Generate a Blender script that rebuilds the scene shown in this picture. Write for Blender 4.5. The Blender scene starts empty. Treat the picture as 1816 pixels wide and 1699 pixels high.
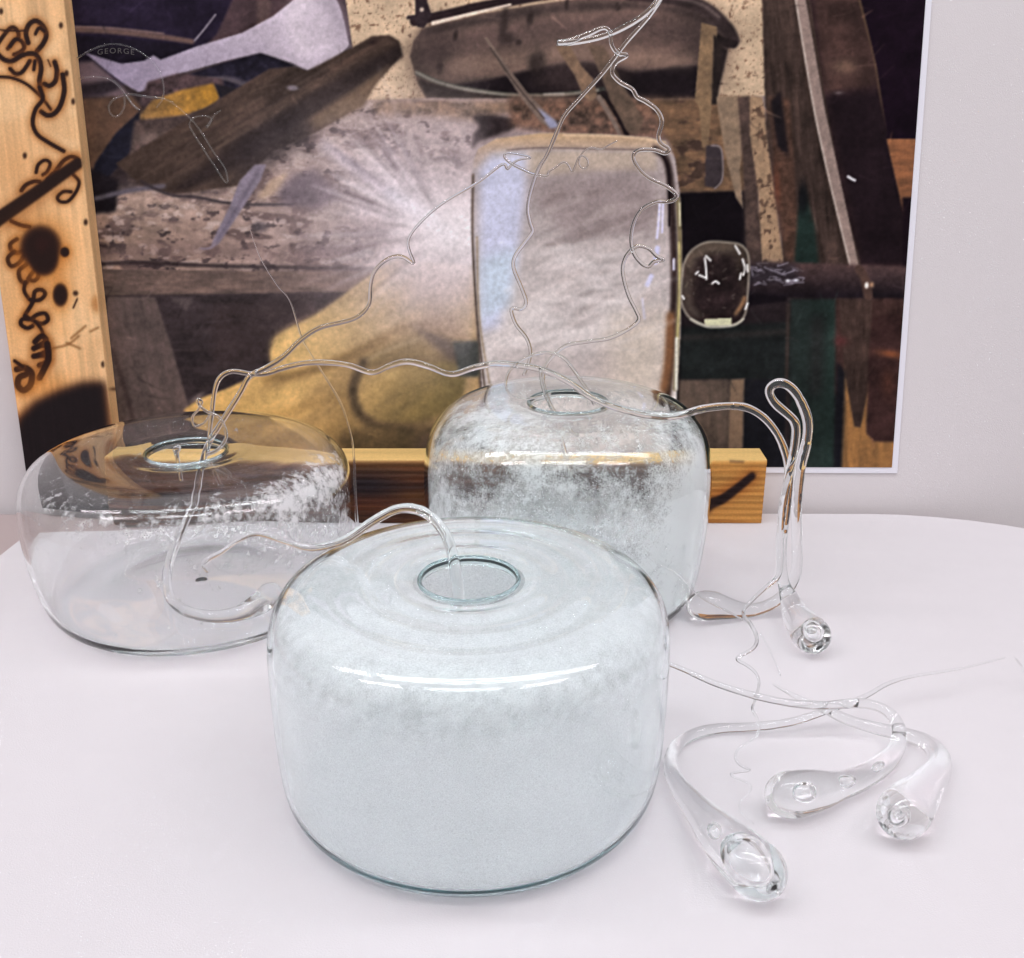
import bpy, bmesh, math, random
import numpy as np
from mathutils import Vector, noise as mnoise

# ------------------------------------------------------------------ camera, world, lamps, exposure
SC = bpy.context.scene
COL = SC.collection
PW, PH, F = 1816.0, 1699.0, 1885.0           # photograph size and focal length in its pixels
PITCH = math.radians(21.2)
CAMH = 0.457                                  # lens height above the table top (metres)

cam_d = bpy.data.cameras.new('camera')
cam_d.sensor_width = 36.0
cam_d.lens = 36.0 * F / PW
cam_d.clip_start, cam_d.clip_end = 0.02, 60
cam = bpy.data.objects.new('camera', cam_d)
cam.location = (0, 0, CAMH)
cam.rotation_euler = (math.radians(90) - PITCH, 0, 0)
COL.objects.link(cam)
SC.camera = cam

w = bpy.data.worlds.new('World'); SC.world = w; w.use_nodes = True
nt = w.node_tree; nt.nodes.clear()
wo = nt.nodes.new('ShaderNodeOutputWorld'); bg = nt.nodes.new('ShaderNodeBackground')
tc = nt.nodes.new('ShaderNodeTexCoord'); sx = nt.nodes.new('ShaderNodeSeparateXYZ')
rp = nt.nodes.new('ShaderNodeValToRGB')
mp = nt.nodes.new('ShaderNodeMapRange'); mp.inputs[1].default_value = -0.3; mp.inputs[2].default_value = 1.0
nt.links.new(tc.outputs['Generated'], sx.inputs[0]); nt.links.new(sx.outputs[2], mp.inputs[0])
nt.links.new(mp.outputs[0], rp.inputs[0]); nt.links.new(rp.outputs[0], bg.inputs[0])
nt.links.new(bg.outputs[0], wo.inputs[0])
e = rp.color_ramp.elements
e[0].position = 0.0; e[0].color = (0.34, 0.32, 0.325, 1)
e[1].position = 1.0; e[1].color = (0.88, 0.86, 0.89, 1)
m = e.new(0.30); m.color = (0.80, 0.762, 0.776, 1)
m = e.new(0.60); m.color = (0.85, 0.82, 0.84, 1)
bg.inputs[1].default_value = 0.67

def tube(x, y, z, length, watts, col=(1.0, 0.95, 0.96), width=0.025):
    d = bpy.data.lights.new('fluorescent_tube', 'AREA')
    d.shape = 'RECTANGLE'; d.size = length; d.size_y = width; d.energy = watts; d.color = col
    o = bpy.data.objects.new('fluorescent_tube', d); o.location = (x, y, z); COL.objects.link(o)
    return o
for xc in (-2.0, -0.62, 0.62, 1.9):           # twin fittings in a row overhead
    for dy in (0.0, 0.17):
        tube(xc, 0.62 + dy, 2.35, 1.2, 3.9, (0.93, 0.98, 1.0) if abs(xc) < 1 else (1.0, 0.90, 0.94))
for xc in (-1.75, -0.1, 1.45):                # a second row behind the viewer
    for dy in (0.0, 0.17):
        tube(xc, -0.30 + dy, 2.35, 1.2, 3.9, (0.95, 0.98, 1.0) if abs(xc) < 1 else (1.0, 0.90, 0.94))

SC.view_settings.view_transform = 'Standard'
SC.view_settings.look = 'None'
SC.view_settings.exposure = 0.20
SC.view_settings.gamma = 1.0
cy = SC.cycles
cy.max_bounces = 64; cy.transmission_bounces = 64; cy.glossy_bounces = 12; cy.diffuse_bounces = 20
cy.transparent_max_bounces = 40
cy.caustics_refractive = True; cy.caustics_reflective = True
cy.sample_clamp_indirect = 50.0; cy.blur_glossy = 0.0
try:
    cy.use_denoising = True
except Exception:
    pass

# ------------------------------------------------------------------ helpers
ST, CT = math.sin(PITCH), math.cos(PITCH)
def ray(u, v):
    a = (u - PW / 2) / F; b = (v - PH / 2) / F
    return Vector((a, CT - b * ST, -ST - b * CT))
CAMP = Vector((0, 0, CAMH))
def at_y(u, v, y):
    d = ray(u, v); return CAMP + d * (y / d.y)
def at_z(u, v, z):
    d = ray(u, v); return CAMP + d * ((z - CAMH) / d.z)
def project(P):
    """P: (...,3) numpy -> u, v in photograph pixels"""
    x = P[..., 0]; y = P[..., 1]; z = P[..., 2] - CAMH
    dep = y * CT - z * ST
    return x / dep * F + PW / 2, PH / 2 - (y * ST + z * CT) / dep * F

WALL_Y, LEAN, YAW = 1.090, math.radians(10.0), math.radians(0.5)
def wall_frame(off=0.0):
    s = Vector((math.cos(YAW), -math.sin(YAW), 0))
    back = Vector((math.sin(YAW), math.cos(YAW), 0))
    t = back * math.sin(LEAN) + Vector((0, 0, math.cos(LEAN)))
    n = s.cross(t)                             # towards the viewer
    o = Vector((0, WALL_Y, 0)) + n * off
    return o, s, t, n
def wall_st(u, v, off=0.0):
    o, s, t, n = wall_frame(off)
    d = ray(u, v); k = (o - CAMP).dot(n) / d.dot(n)
    p = CAMP + d * k - o
    return p.dot(s), p.dot(t)
def wall_pt(s_, t_, off=0.0):
    o, s, t, n = wall_frame(off)
    return o + s * s_ + t * t_
def at_wall(u, v, off):
    return wall_pt(*wall_st(u, v, off), off)

def new_mat(name):
    m = bpy.data.materials.new(name); m.use_nodes = True; m.node_tree.nodes.clear()
    return m, m.node_tree, m.node_tree.nodes, m.node_tree.links
def obj_from(name, verts, faces, mat, parent=None, smooth=False):
    me = bpy.data.meshes.new(name)
    me.from_pydata([tuple(v) for v in verts], [], faces)
    me.update()
    if mat: me.materials.append(mat)
    if smooth: me.polygons.foreach_set('use_smooth', [True] * len(me.polygons))
    o = bpy.data.objects.new(name, me); COL.objects.link(o)
    if parent: o.parent = parent
    return o
def tag(o, label, cat, group=None):
    o['label'] = label; o['category'] = cat
    if group: o['group'] = group
    return o
def empty(name, loc):
    o = bpy.data.objects.new(name, None); o.location = loc; o.empty_display_size = 0.02
    COL.objects.link(o); return o
def box_faces(b):
    return [(b+0, b+1, b+2, b+3), (b+7, b+6, b+5, b+4), (b+0, b+4, b+5, b+1), (b+1, b+5, b+6, b+2), (b+2, b+6, b+7, b+3), (b+3, b+7, b+4, b+0)]

# ------------------------------------------------------------------ a small painter for flat print and scorch marks
class Canvas:
    """paints in photograph pixel units; colours are sRGB 0-255"""
    def __init__(s, u0, v0, u1, v1, sc, base, seed=1):
        s.u0, s.v0, s.sc = u0, v0, sc
        s.w = int((u1 - u0) * sc) + 1; s.h = int((v1 - v0) * sc) + 1
        s.a = np.empty((s.h, s.w, 3)); s.a[:] = base
        s.rng = np.random.RandomState(seed)
        s.U, s.V = np.meshgrid(u0 + np.arange(s.w) / sc, v0 + np.arange(s.h) / sc)
    def blur(s, m, r):
        r = r * s.sc
        if r < 0.3: return m
        n = max(1, int(math.ceil(r * 2.5)))
        k = np.exp(-0.5 * (np.arange(-n, n + 1) / r) ** 2); k /= k.sum()
        p = np.pad(m, ((n, n), (0, 0)), 'edge'); m = sum(k[i] * p[i:i + m.shape[0]] for i in range(2 * n + 1))
        p = np.pad(m, ((0, 0), (n, n)), 'edge'); return sum(k[i] * p[:, i:i + m.shape[1]] for i in range(2 * n + 1))
    def noise(s, size, ang=0.0, stretch=1.0, oct=3, seed=None):
        rng = np.random.RandomState(seed) if seed is not None else s.rng
        c, q = math.cos(math.radians(ang)), math.sin(math.radians(ang))
        x = (s.U * c + s.V * q) / (size * stretch); y = (-s.U * q + s.V * c) / size
        out = np.zeros_like(x); amp, tot = 1.0, 0.0
        for _ in range(oct):
            g = rng.rand(256, 256); xs = x + rng.rand() * 200 + 500; ys = y + rng.rand() * 200 + 500
            xi = np.floor(xs).astype(int); yi = np.floor(ys).astype(int)
            fx = xs - xi; fy = ys - yi; fx = fx * fx * (3 - 2 * fx); fy = fy * fy * (3 - 2 * fy)
            xi %= 256; yi %= 256; xj = (xi + 1) % 256; yj = (yi + 1) % 256
            n = (g[yi, xi] * (1 - fx) + g[yi, xj] * fx) * (1 - fy) + (g[yj, xi] * (1 - fx) + g[yj, xj] * fx) * fy
            out += amp * n; tot += amp; amp *= 0.55; x = x * 2.03; y = y * 2.03
        return out / tot
    @staticmethod
    def smooth(pts, closed=False, n=8):
        P = np.array(pts, float)
        if len(P) < 3: return P
        out = []; N = len(P)
        rngi = range(N) if closed else range(N - 1)
        for i in rngi:
            p0 = P[(i - 1) % N] if closed or i > 0 else P[i]
            p1, p2 = P[i], P[(i + 1) % N]
            p3 = P[(i + 2) % N] if closed or i + 2 < N else P[(i + 1) % N]
            for k in range(n):
                t = k / n
                out.append(0.5 * ((2 * p1) + (-p0 + p2) * t + (2 * p0 - 5 * p1 + 4 * p2 - p3) * t * t + (-p0 + 3 * p1 - 3 * p2 + p3) * t ** 3))
        if not closed: out.append(P[-1])
        return np.array(out)
    def polymask(s, pts, soft=1.2, curve=False):
        P = s.smooth(pts, True) if curve else np.array(pts, float)
        X = (P[:, 0] - s.u0) * s.sc; Y = (P[:, 1] - s.v0) * s.sc
        m = np.zeros((s.h, s.w))
        a0, a1 = max(0, int(X.min()) - 1), min(s.w, int(X.max()) + 2)
        b0, b1 = max(0, int(Y.min()) - 1), min(s.h, int(Y.max()) + 2)
        if a1 <= a0 or b1 <= b0: return m
        for oy in (-0.25, 0.25):
            for ox in (-0.25, 0.25):
                gx = np.arange(a0, a1) + ox; gy = np.arange(b0, b1) + oy
                ins = np.zeros((len(gy), len(gx)), bool)
                for i in range(len(X)):
                    x0, y0, x1, y1 = X[i - 1], Y[i - 1], X[i], Y[i]
                    if y0 == y1: continue
                    r = (gy >= min(y0, y1)) & (gy < max(y0, y1))
                    xc = x0 + (gy[r] - y0) * (x1 - x0) / (y1 - y0)
                    ins[r] ^= gx[None, :] < xc[:, None]
                m[b0:b1, a0:a1] += ins * 0.25
        return s.blur(m, soft)
    def strokemask(s, pts, width, soft=0.8, curve=True, taper=None):
        P = s.smooth(pts) if curve else np.array(pts, float)
        ws = np.linspace(width, taper if taper is not None else width, len(P)) / 2
        m = np.zeros((s.h, s.w)); pad = max(width, taper or 0) / 2 + 3
        for i in range(len(P) - 1):
            x0, y0 = P[i]; x1, y1 = P[i + 1]
            a0 = max(0, int((min(x0, x1) - pad - s.u0) * s.sc)); a1 = min(s.w, int((max(x0, x1) + pad - s.u0) * s.sc) + 2)
            b0 = max(0, int((min(y0, y1) - pad - s.v0) * s.sc)); b1 = min(s.h, int((max(y0, y1) + pad - s.v0) * s.sc) + 2)
            if a1 <= a0 or b1 <= b0: continue
            U = s.U[b0:b1, a0:a1]; V = s.V[b0:b1, a0:a1]
            dx, dy = x1 - x0, y1 - y0; L = dx * dx + dy * dy + 1e-9
            t = np.clip(((U - x0) * dx + (V - y0) * dy) / L, 0, 1)
            d = np.hypot(U - x0 - t * dx, V - y0 - t * dy)
            r = ws[i] + t * (ws[i + 1] - ws[i])
            m[b0:b1, a0:a1] = np.maximum(m[b0:b1, a0:a1], np.clip((r - d) * s.sc + 0.5, 0, 1) * np.minimum(1, r * 2 * s.sc + 0.2))
        return s.blur(m, soft)
    def put(s, m, col, alpha=1.0, tex=0.0, tn=None):
        c = np.array(col, float)
        if c.ndim == 1: c = np.broadcast_to(c, s.a.shape)
        if tex:
            if tn is None: tn = s.noise(14)
            c = c * (1 + tex * (tn[..., None] - 0.5) * 2)
        k = (m * alpha)[..., None]
        s.a = s.a * (1 - k) + c * k
    def grad(s, p0, c0, p1, c1):
        d = np.array(p1, float) - p0; L = (d ** 2).sum()
        t = np.clip(((s.U - p0[0]) * d[0] + (s.V - p0[1]) * d[1]) / L, 0, 1)[..., None]
        return np.array(c0, float) * (1 - t) + np.array(c1, float) * t
    def poly(s, pts, col, soft=1.2, alpha=1.0, tex=0.0, tn=None, curve=False):
        s.put(s.polymask(pts, soft, curve), col, alpha, tex, tn)
    def stroke(s, pts, width, col, soft=0.8, alpha=1.0, taper=None, curve=True, tex=0.0):
        s.put(s.strokemask(pts, width, soft, curve, taper), col, alpha, tex)
    def blob(s, u, v, ru, rv, col, alpha=1.0, ang=0, power=2.0):
        c, q = math.cos(math.radians(ang)), math.sin(math.radians(ang))
        x = ((s.U - u) * c + (s.V - v) * q) / ru; y = (-(s.U - u) * q + (s.V - v) * c) / rv
        s.put(np.exp(-(x * x + y * y) ** (power / 2)), col, alpha)
    def sample(s, u, v):
        x = np.clip((u - s.u0) * s.sc, 0, s.w - 1.001); y = np.clip((v - s.v0) * s.sc, 0, s.h - 1.001)
        xi = x.astype(int); yi = y.astype(int); fx = (x - xi)[..., None]; fy = (y - yi)[..., None]
        a = s.a
        return (a[yi, xi] * (1 - fx) + a[yi, xi + 1] * fx) * (1 - fy) + (a[yi + 1, xi] * (1 - fx) + a[yi + 1, xi + 1] * fx) * fy

def srgb_lin(c):
    c = np.clip(c / 255.0, 0, 1)
    l = np.where(c <= 0.04045, c / 12.92, ((c + 0.055) / 1.055) ** 2.4)
    return np.clip(l ** 1.03 * 1.05 - 0.002, 0.0012, 0.95)
def set_colors(me, lin):
    at = me.color_attributes.new('print', 'FLOAT_COLOR', 'POINT')
    rgba = np.ones((len(me.vertices), 4), np.float32); rgba[:, :3] = lin
    at.data.foreach_set('color', rgba.ravel())
def grid_mesh(name, P, lin, mat, parent=None):
    """P (h,w,3) vertex grid, colour per vertex"""
    h, wd = P.shape[:2]
    me = bpy.data.meshes.new(name)
    me.vertices.add(h * wd); me.vertices.foreach_set('co', P.astype(np.float32).ravel())
    i = np.arange(h * wd).reshape(h, wd)
    q = np.stack([i[:-1, :-1], i[:-1, 1:], i[1:, 1:], i[1:, :-1]], -1).reshape(-1, 4)
    me.loops.add(q.size); me.loops.foreach_set('vertex_index', q.ravel().astype(np.int32))
    me.polygons.add(len(q)); me.polygons.foreach_set('loop_start', np.arange(0, q.size, 4, dtype=np.int32))
    me.update(calc_edges=True); me.validate()
    set_colors(me, lin.reshape(-1, 3))
    me.materials.append(mat)
    o = bpy.data.objects.new(name, me); COL.objects.link(o)
    if parent: o.parent = parent
    return o

# ------------------------------------------------------------------ materials
def mat_paper(name, col, rough=0.6, spec=0.25, fibre=0.02, bump=0.08, scale=90, waves=0.0):
    m, t, N, L = new_mat(name)
    o = N.new('ShaderNodeOutputMaterial'); b = N.new('ShaderNodeBsdfPrincipled')
    tcn = N.new('ShaderNodeTexCoord'); n1 = N.new('ShaderNodeTexNoise'); n1.inputs['Scale'].default_value = scale; n1.inputs['Detail'].default_value = 8
    n2 = N.new('ShaderNodeTexNoise'); n2.inputs['Scale'].default_value = 5; n2.inputs['Detail'].default_value = 4
    mx = N.new('ShaderNodeMix'); mx.data_type = 'RGBA'; mx.blend_type = 'MIX'
    mx.inputs[6].default_value = (*[c * (1 - fibre) for c in col], 1); mx.inputs[7].default_value = (*[min(1, c * (1 + fibre)) for c in col], 1)
    ad = N.new('ShaderNodeMath'); ad.operation = 'ADD'; ml = N.new('ShaderNodeMath'); ml.operation = 'MULTIPLY'; ml.inputs[1].default_value = 0.5
    L.new(tcn.outputs['Object'], n1.inputs['Vector']); L.new(tcn.outputs['Object'], n2.inputs['Vector'])
    L.new(n1.outputs[0], ad.inputs[0]); L.new(n2.outputs[0], ad.inputs[1]); L.new(ad.outputs[0], ml.inputs[0]); L.new(ml.outputs[0], mx.inputs[0])
    L.new(mx.outputs[2], b.inputs['Base Color'])
    bp = N.new('ShaderNodeBump'); bp.inputs['Strength'].default_value = bump; bp.inputs['Distance'].default_value = 0.0006
    n3 = N.new('ShaderNodeTexNoise'); n3.inputs['Scale'].default_value = 900; n3.inputs['Detail'].default_value = 3
    L.new(tcn.outputs['Object'], n3.inputs['Vector']); L.new(n3.outputs[0], bp.inputs['Height']); L.new(bp.outputs[0], b.inputs['Normal'])
    b.inputs['Roughness'].default_value = rough; b.inputs['Specular IOR Level'].default_value = spec
    if waves:                                   # the sheet does not lie quite flat
        mp_ = N.new('ShaderNodeMapping'); mp_.inputs['Scale'].default_value = (1.2, 2.4, 1.0); mp_.inputs['Rotation'].default_value = (0, 0, 0.12)
        n4 = N.new('ShaderNodeTexNoise'); n4.inputs['Scale'].default_value = 2.4; n4.inputs['Detail'].default_value = 3
        b2 = N.new('ShaderNodeBump'); b2.inputs['Strength'].default_value = waves; b2.inputs['Distance'].default_value = 0.02
        L.new(tcn.outputs['Object'], mp_.inputs[0]); L.new(mp_.outputs[0], n4.inputs['Vector']); L.new(n4.outputs[0], b2.inputs['Height'])
        L.new(b2.outputs[0], bp.inputs['Normal'])
    L.new(b.outputs[0], o.inputs[0]); return m
def mat_print(name, rough, spec, grain, bump=0.0):
    m, t, N, L = new_mat(name)
    o = N.new('ShaderNodeOutputMaterial'); b = N.new('ShaderNodeBsdfPrincipled')
    a = N.new('ShaderNodeAttribute'); a.attribute_name = 'print'
    tcn = N.new('ShaderNodeTexCoord'); n1 = N.new('ShaderNodeTexNoise'); n1.inputs['Scale'].default_value = 420; n1.inputs['Detail'].default_value = 4
    mr = N.new('ShaderNodeMapRange'); mr.inputs[1].default_value = 0.3; mr.inputs[2].default_value = 0.7
    mr.inputs[3].default_value = 1 - grain; mr.inputs[4].default_value = 1 + grain
    vm = N.new('ShaderNodeVectorMath'); vm.operation = 'SCALE'
    L.new(tcn.outputs['Object'], n1.inputs['Vector']); L.new(n1.outputs[0], mr.inputs[0]); L.new(a.outputs['Color'], vm.inputs[0]); L.new(mr.outputs[0], vm.inputs['Scale'])
    L.new(vm.outputs[0], b.inputs['Base Color'])
    b.inputs['Roughness'].default_value = rough; b.inputs['Specular IOR Level'].default_value = spec
    if bump:
        bp = N.new('ShaderNodeBump'); bp.inputs['Strength'].default_value = bump; bp.inputs['Distance'].default_value = 0.001
        L.new(n1.outputs[0], bp.inputs['Height']); L.new(bp.outputs[0], b.inputs['Normal'])
    L.new(b.outputs[0], o.inputs[0]); return m
def mat_glass(name, col, ior=1.5, rough=0.0, bump=0.0, bscale=30, absorb=0.0):
    m, t, N, L = new_mat(name)
    o = N.new('ShaderNodeOutputMaterial'); g = N.new('ShaderNodeBsdfGlass')
    g.inputs['Color'].default_value = (*col, 1); g.inputs['IOR'].default_value = ior; g.inputs['Roughness'].default_value = rough
    if bump:
        tcn = N.new('ShaderNodeTexCoord'); n = N.new('ShaderNodeTexNoise'); n.inputs['Scale'].default_value = bscale; n.inputs['Detail'].default_value = 2
        bp = N.new('ShaderNodeBump'); bp.inputs['Strength'].default_value = bump; bp.inputs['Distance'].default_value = 0.002
        L.new(tcn.outputs['Object'], n.inputs['Vector']); L.new(n.outputs[0], bp.inputs['Height']); L.new(bp.outputs[0], g.inputs['Normal'])
    if absorb:                                  # the green-blue of thick soda glass
        va = N.new('ShaderNodeVolumeAbsorption'); va.inputs['Color'].default_value = (0.30, 0.82, 0.88, 1); va.inputs['Density'].default_value = absorb
        L.new(va.outputs[0], o.inputs[1])
    L.new(g.outputs[0], o.inputs[0]); return m
def mat_frost(name, col, softness=0.25, scale=700, bump=0.6, top=0.92, coarse=0.45):
    """crystals clinging to the inner wall: per-vertex 'density' against fine grain noise"""
    m, t, N, L = new_mat(name)
    o = N.new('ShaderNodeOutputMaterial')
    a = N.new('ShaderNodeAttribute'); a.attribute_name = 'frost_amount'
    tcn = N.new('ShaderNodeTexCoord')
    n1 = N.new('ShaderNodeTexNoise'); n1.inputs['Scale'].default_value = scale; n1.inputs['Detail'].default_value = 5; n1.inputs['Roughness'].default_value = 0.7
    n2 = N.new('ShaderNodeTexNoise'); n2.inputs['Scale'].default_value = scale * 0.28; n2.inputs['Detail'].default_value = 3
    L.new(tcn.outputs['Object'], n1.inputs['Vector']); L.new(tcn.outputs['Object'], n2.inputs['Vector'])
    av = N.new('ShaderNodeMix'); av.data_type = 'FLOAT'; av.inputs[0].default_value = coarse
    L.new(n1.outputs[0], av.inputs[2]); L.new(n2.outputs[0], av.inputs[3])
    st = N.new('ShaderNodeMapRange'); st.inputs[1].default_value = 0.30; st.inputs[2].default_value = 0.70; st.clamp = False
    L.new(av.outputs[0], st.inputs[0])
    sb = N.new('ShaderNodeMath'); sb.operation = 'SUBTRACT'
    L.new(a.outputs['Fac'], sb.inputs[0]); L.new(st.outputs[0], sb.inputs[1])
    al = N.new('ShaderNodeMapRange'); al.inputs[1].default_value = -softness; al.inputs[2].default_value = softness; al.inputs[4].default_value = top
    L.new(sb.outputs[0], al.inputs[0])
    df = N.new('ShaderNodeBsdfDiffuse'); df.inputs[0].default_value = (*col, 1)
    tl = N.new('ShaderNodeBsdfTranslucent'); tl.inputs[0].default_value = (*col, 1)
    mx = N.new('ShaderNodeMixShader'); mx.inputs[0].default_value = 0.40
    tr = N.new('ShaderNodeBsdfTransparent'); mo = N.new('ShaderNodeMixShader')
    bp = N.new('ShaderNodeBump'); bp.inputs['Strength'].default_value = bump; bp.inputs['Distance'].default_value = 0.0008
    L.new(n1.outputs[0], bp.inputs['Height'])
    for q in (df, tl): L.new(bp.outputs[0], q.inputs['Normal'])
    L.new(df.outputs[0], mx.inputs[1]); L.new(tl.outputs[0], mx.inputs[2])
    L.new(al.outputs[0], mo.inputs[0]); L.new(tr.outputs[0], mo.inputs[1]); L.new(mx.outputs[0], mo.inputs[2])
    L.new(mo.outputs[0], o.inputs[0]); return m

M_WALL = mat_paper('white_wall_board', (0.695, 0.655, 0.668), 0.7, 0.15, 0.025, 0.30, 60)
M_SHEET = mat_paper('white_table_paper', (0.648, 0.620, 0.643), 0.65, 0.2, 0.03, 0.25, 40, 0.4)
M_TABLE = mat_paper('dull_table_top', (0.42, 0.34, 0.335), 0.5, 0.3, 0.05, 0.1, 60)
M_MARGIN = mat_paper('photo_paper_margin', (0.80, 0.79, 0.86), 0.4, 0.3, 0.01, 0.02, 60)
M_PRINT = mat_print('photographic_print', 0.6, 0.04, 0.06)
M_WOOD = mat_print('scorched_pine', 0.6, 0.2, 0.08, 0.25)
M_INK = mat_paper('printed_lettering', (0.10, 0.09, 0.09), 0.6, 0.1, 0.05, 0.0, 60)
M_JAR = mat_glass('jar_glass', (0.995, 0.999, 0.999), 1.48, 0.0, 0.03, 18, 11.0)
M_JAR2 = mat_glass('paler_jar_glass', (0.996, 0.998, 0.998), 1.48, 0.0, 0.03, 18, 4.0)
M_RIM = mat_glass('teal_rim_glass', (0.97, 0.995, 0.995), 1.48, 0.0, 0.0, 30, 28.0)
M_CLEAR = mat_glass('clear_drawn_glass', (0.985, 0.99, 0.99), 1.5)

# ------------------------------------------------------------------ the setting: wall board, table, white sheet
def plank(name, s0, s1, t0, t1, off0, off1, mat, parent=None):
    c = [(s0, t0), (s1, t0), (s1, t1), (s0, t1)]
    v = [wall_pt(a, b, off1) for a, b in c] + [wall_pt(a, b, off0) for a, b in c]
    return obj_from(name, v, box_faces(0), mat, parent)
wall = plank('wall', -2.2, 2.2, -0.7, 1.6, -0.03, 0.0, M_WALL); wall['kind'] = 'structure'

def slab(name, outline, z0, z1, mat, sub=None):
    n = len(outline)
    v = [(x, y, z1) for x, y in outline] + [(x, y, z0) for x, y in outline]
    f = [tuple(range(n)), tuple(range(2 * n - 1, n - 1, -1))] + [((i + 1) % n, i, n + i, n + (i + 1) % n) for i in range(n)]
    return obj_from(name, v, f, mat)
def tz(u, v): p = at_z(u, v, 0.0); return (p.x, p.y)
right = [tz(1545, 911.5), tz(1600, 913), tz(1660, 917), tz(1720, 923), tz(1780, 931), tz(1840, 941), tz(1910, 956), tz(1990, 982), tz(2050, 1015)]
xr = right[-1][0] + 0.02
outline = [(-1.3, 0.12), (xr + 0.03, 0.12), (xr + 0.03, 0.8)] + right[::-1] + [(-0.45, 1.079), (-1.3, 1.079)]
table = slab('table', outline, -0.03, -0.0035, M_TABLE)
tag(table, 'dull table carrying the white sheet and glass, bare at its far left corner', 'table')
sheet_outline = [(-0.80, 0.125)] + [(xr + 0.028, 0.125), (xr + 0.028, 0.8)] + right[::-1] + [tz(1350, 911), tz(700, 911), tz(45, 950), tz(-80, 1048), (-0.80, 0.82)]
sheet = slab('paper_sheet', sheet_outline, -0.003, 0.0, M_SHEET)
tag(sheet, 'large white paper sheet covering the table under the glass pieces', 'paper sheet')

# ------------------------------------------------------------------ poster
KP = 0.98                                       # printed reflectance per displayed value
def paint_poster():
    C = Canvas(110, -40, 1670, 850, 0.55, (50, 38, 40), 4)
    g1 = C.noise(10); g2 = C.noise(40); grain = C.noise(5, oct=2)
    C.put(np.ones_like(g1), (52, 40, 42), 1, 0.35, g2)
    # top left: dark case with a brass line, lettering disc, timber behind
    C.poly([(100, -40), (450, -40), (395, 60), (380, 75), (300, 110), (200, 160), (100, 160)], (36, 27, 46), 2, 1, 0.2, g2)
    C.poly([(385, 60), (430, -40), (640, -40), (620, 80), (500, 90), (400, 110), (345, 100)], (74, 54, 58), 2, 1, 0.25, g2)
    C.poly([(455, -40), (485, -40), (475, 60), (455, 60)], (92, 70, 68), 3)
    C.stroke([(120, 52), (200, 56), (290, 66), (340, 74)], 9, (108, 82, 76), 1.5)
    C.stroke([(120, 47), (200, 50), (290, 60)], 3, (140, 112, 105), 1.2)
    C.poly([(125, 62), (300, 75), (350, 80), (285, 108), (200, 112), (130, 140)], (27, 21, 34), 2)
    C.stroke([(345, 72), (362, 52), (382, 26)], 3.0, (150, 140, 150), 0.8)
    C.poly([(130, 112), (165, 108), (215, 150), (235, 175), (150, 170), (130, 165)], (112, 92, 98), 3)
    # white roll of paper
    roll = C.grad((200, 150), (146, 134, 154), (560, 20), (210, 197, 207))
    C.poly([(150, 93), (185, 104), (215, 113), (255, 108), (272, 98), (285, 106), (350, 82), (430, 58), (485, 28), (520, 0), (545, -20), (592, -10), (604, 15), (612, 45), (619, 80), (598, 102), (565, 120), (545, 125), (520, 112), (462, 94), (400, 108), (320, 130), (275, 145), (262, 160), (245, 163), (222, 150), (195, 130)], roll, 1.0, 1, 0.05, g2)
    C.stroke([(575, -10), (600, 30), (612, 85)], 30, (158, 146, 158), 12, 0.65)
    C.stroke([(500, 100), (550, 116), (600, 96)], 20, (168, 156, 168), 9, 0.6)
    C.stroke([(290, 128), (380, 104), (470, 84)], 12, (164, 152, 168), 7, 0.5)
    C.stroke([(540, -10), (520, 40), (540, 90)], 24, (222, 210, 216), 10, 0.5)
    C.poly([(335, 132), (400, 110), (462, 94), (523, 116), (470, 145), (430, 172), (370, 160)], (30, 26, 40), 1.5, 1, 0.4, g1)
    C.stroke([(360, 150), (400, 138), (440, 150)], 7, (70, 62, 74), 2)
    C.stroke([(330, 140), (400, 140), (450, 160)], 4, (88, 78, 84), 1.5)
    # speckled plaster behind
    sp = C.noise(7, seed=3); lo = C.noise(60, seed=5)
    pl = np.array((206, 180, 152)) * (0.86 + 0.28 * lo[..., None])
    m1 = C.polymask([(607, -40), (1400, -40), (1400, 180), (640, 182)], 0.8)
    C.put(m1, pl); C.put(m1 * np.clip((sp - 0.66) * 8, 0, 1), (120, 88, 70), 0.8)
    C.put(m1 * np.clip((C.noise(4, seed=8) - 0.70) * 8, 0, 1), (100, 74, 62), 0.7)
    # pail
    C.poly([(727, 100), (733, 72), (752, 50), (850, 25), (950, 8), (1080, -10), (1200, -10), (1262, 20), (1298, 62), (1290, 92), (1275, 150), (1262, 178), (760, 182), (742, 150)], C.grad((730, 60), (96, 78, 70), (1100, 60), (112, 88, 80)), 1.2, 1, 0.35, C.noise(26, -8, 4, seed=12))
    C.poly([(727, 100), (733, 72), (752, 50), (800, 38), (800, 182), (760, 182), (742, 150)], (58, 44, 42), 22, 0.8)
    C.poly([(1200, 0), (1262, 20), (1298, 62), (1275, 150), (1262, 178), (1220, 178)], (70, 54, 50), 18, 0.8)
    C.poly([(930, 20), (1120, 0), (1120, 110), (930, 120)], (136, 112, 100), 40, 0.5)
    C.stroke([(760, 140), (860, 128), (980, 118), (1080, 110), (1240, 122)], 26, (132, 106, 94), 10, 0.6)
    C.stroke([(760, 90), (900, 60), (1100, 45), (1240, 60)], 30, (86, 66, 64), 14, 0.7)
    C.poly([(800, 152), (880, 138), (960, 118), (1045, 110), (1120, 128), (1258, 112), (1262, 180), (1090, 185), (905, 172)], (30, 22, 26), 3)
    C.poly([(985, 110), (1060, 108), (1120, 125), (1110, 160), (1000, 168), (930, 150)], (56, 42, 42), 8, 0.8)
    C.stroke([(740, 130), (800, 152), (900, 168), (985, 168), (1070, 158)], 8, (62, 60, 54), 1.5)
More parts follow.
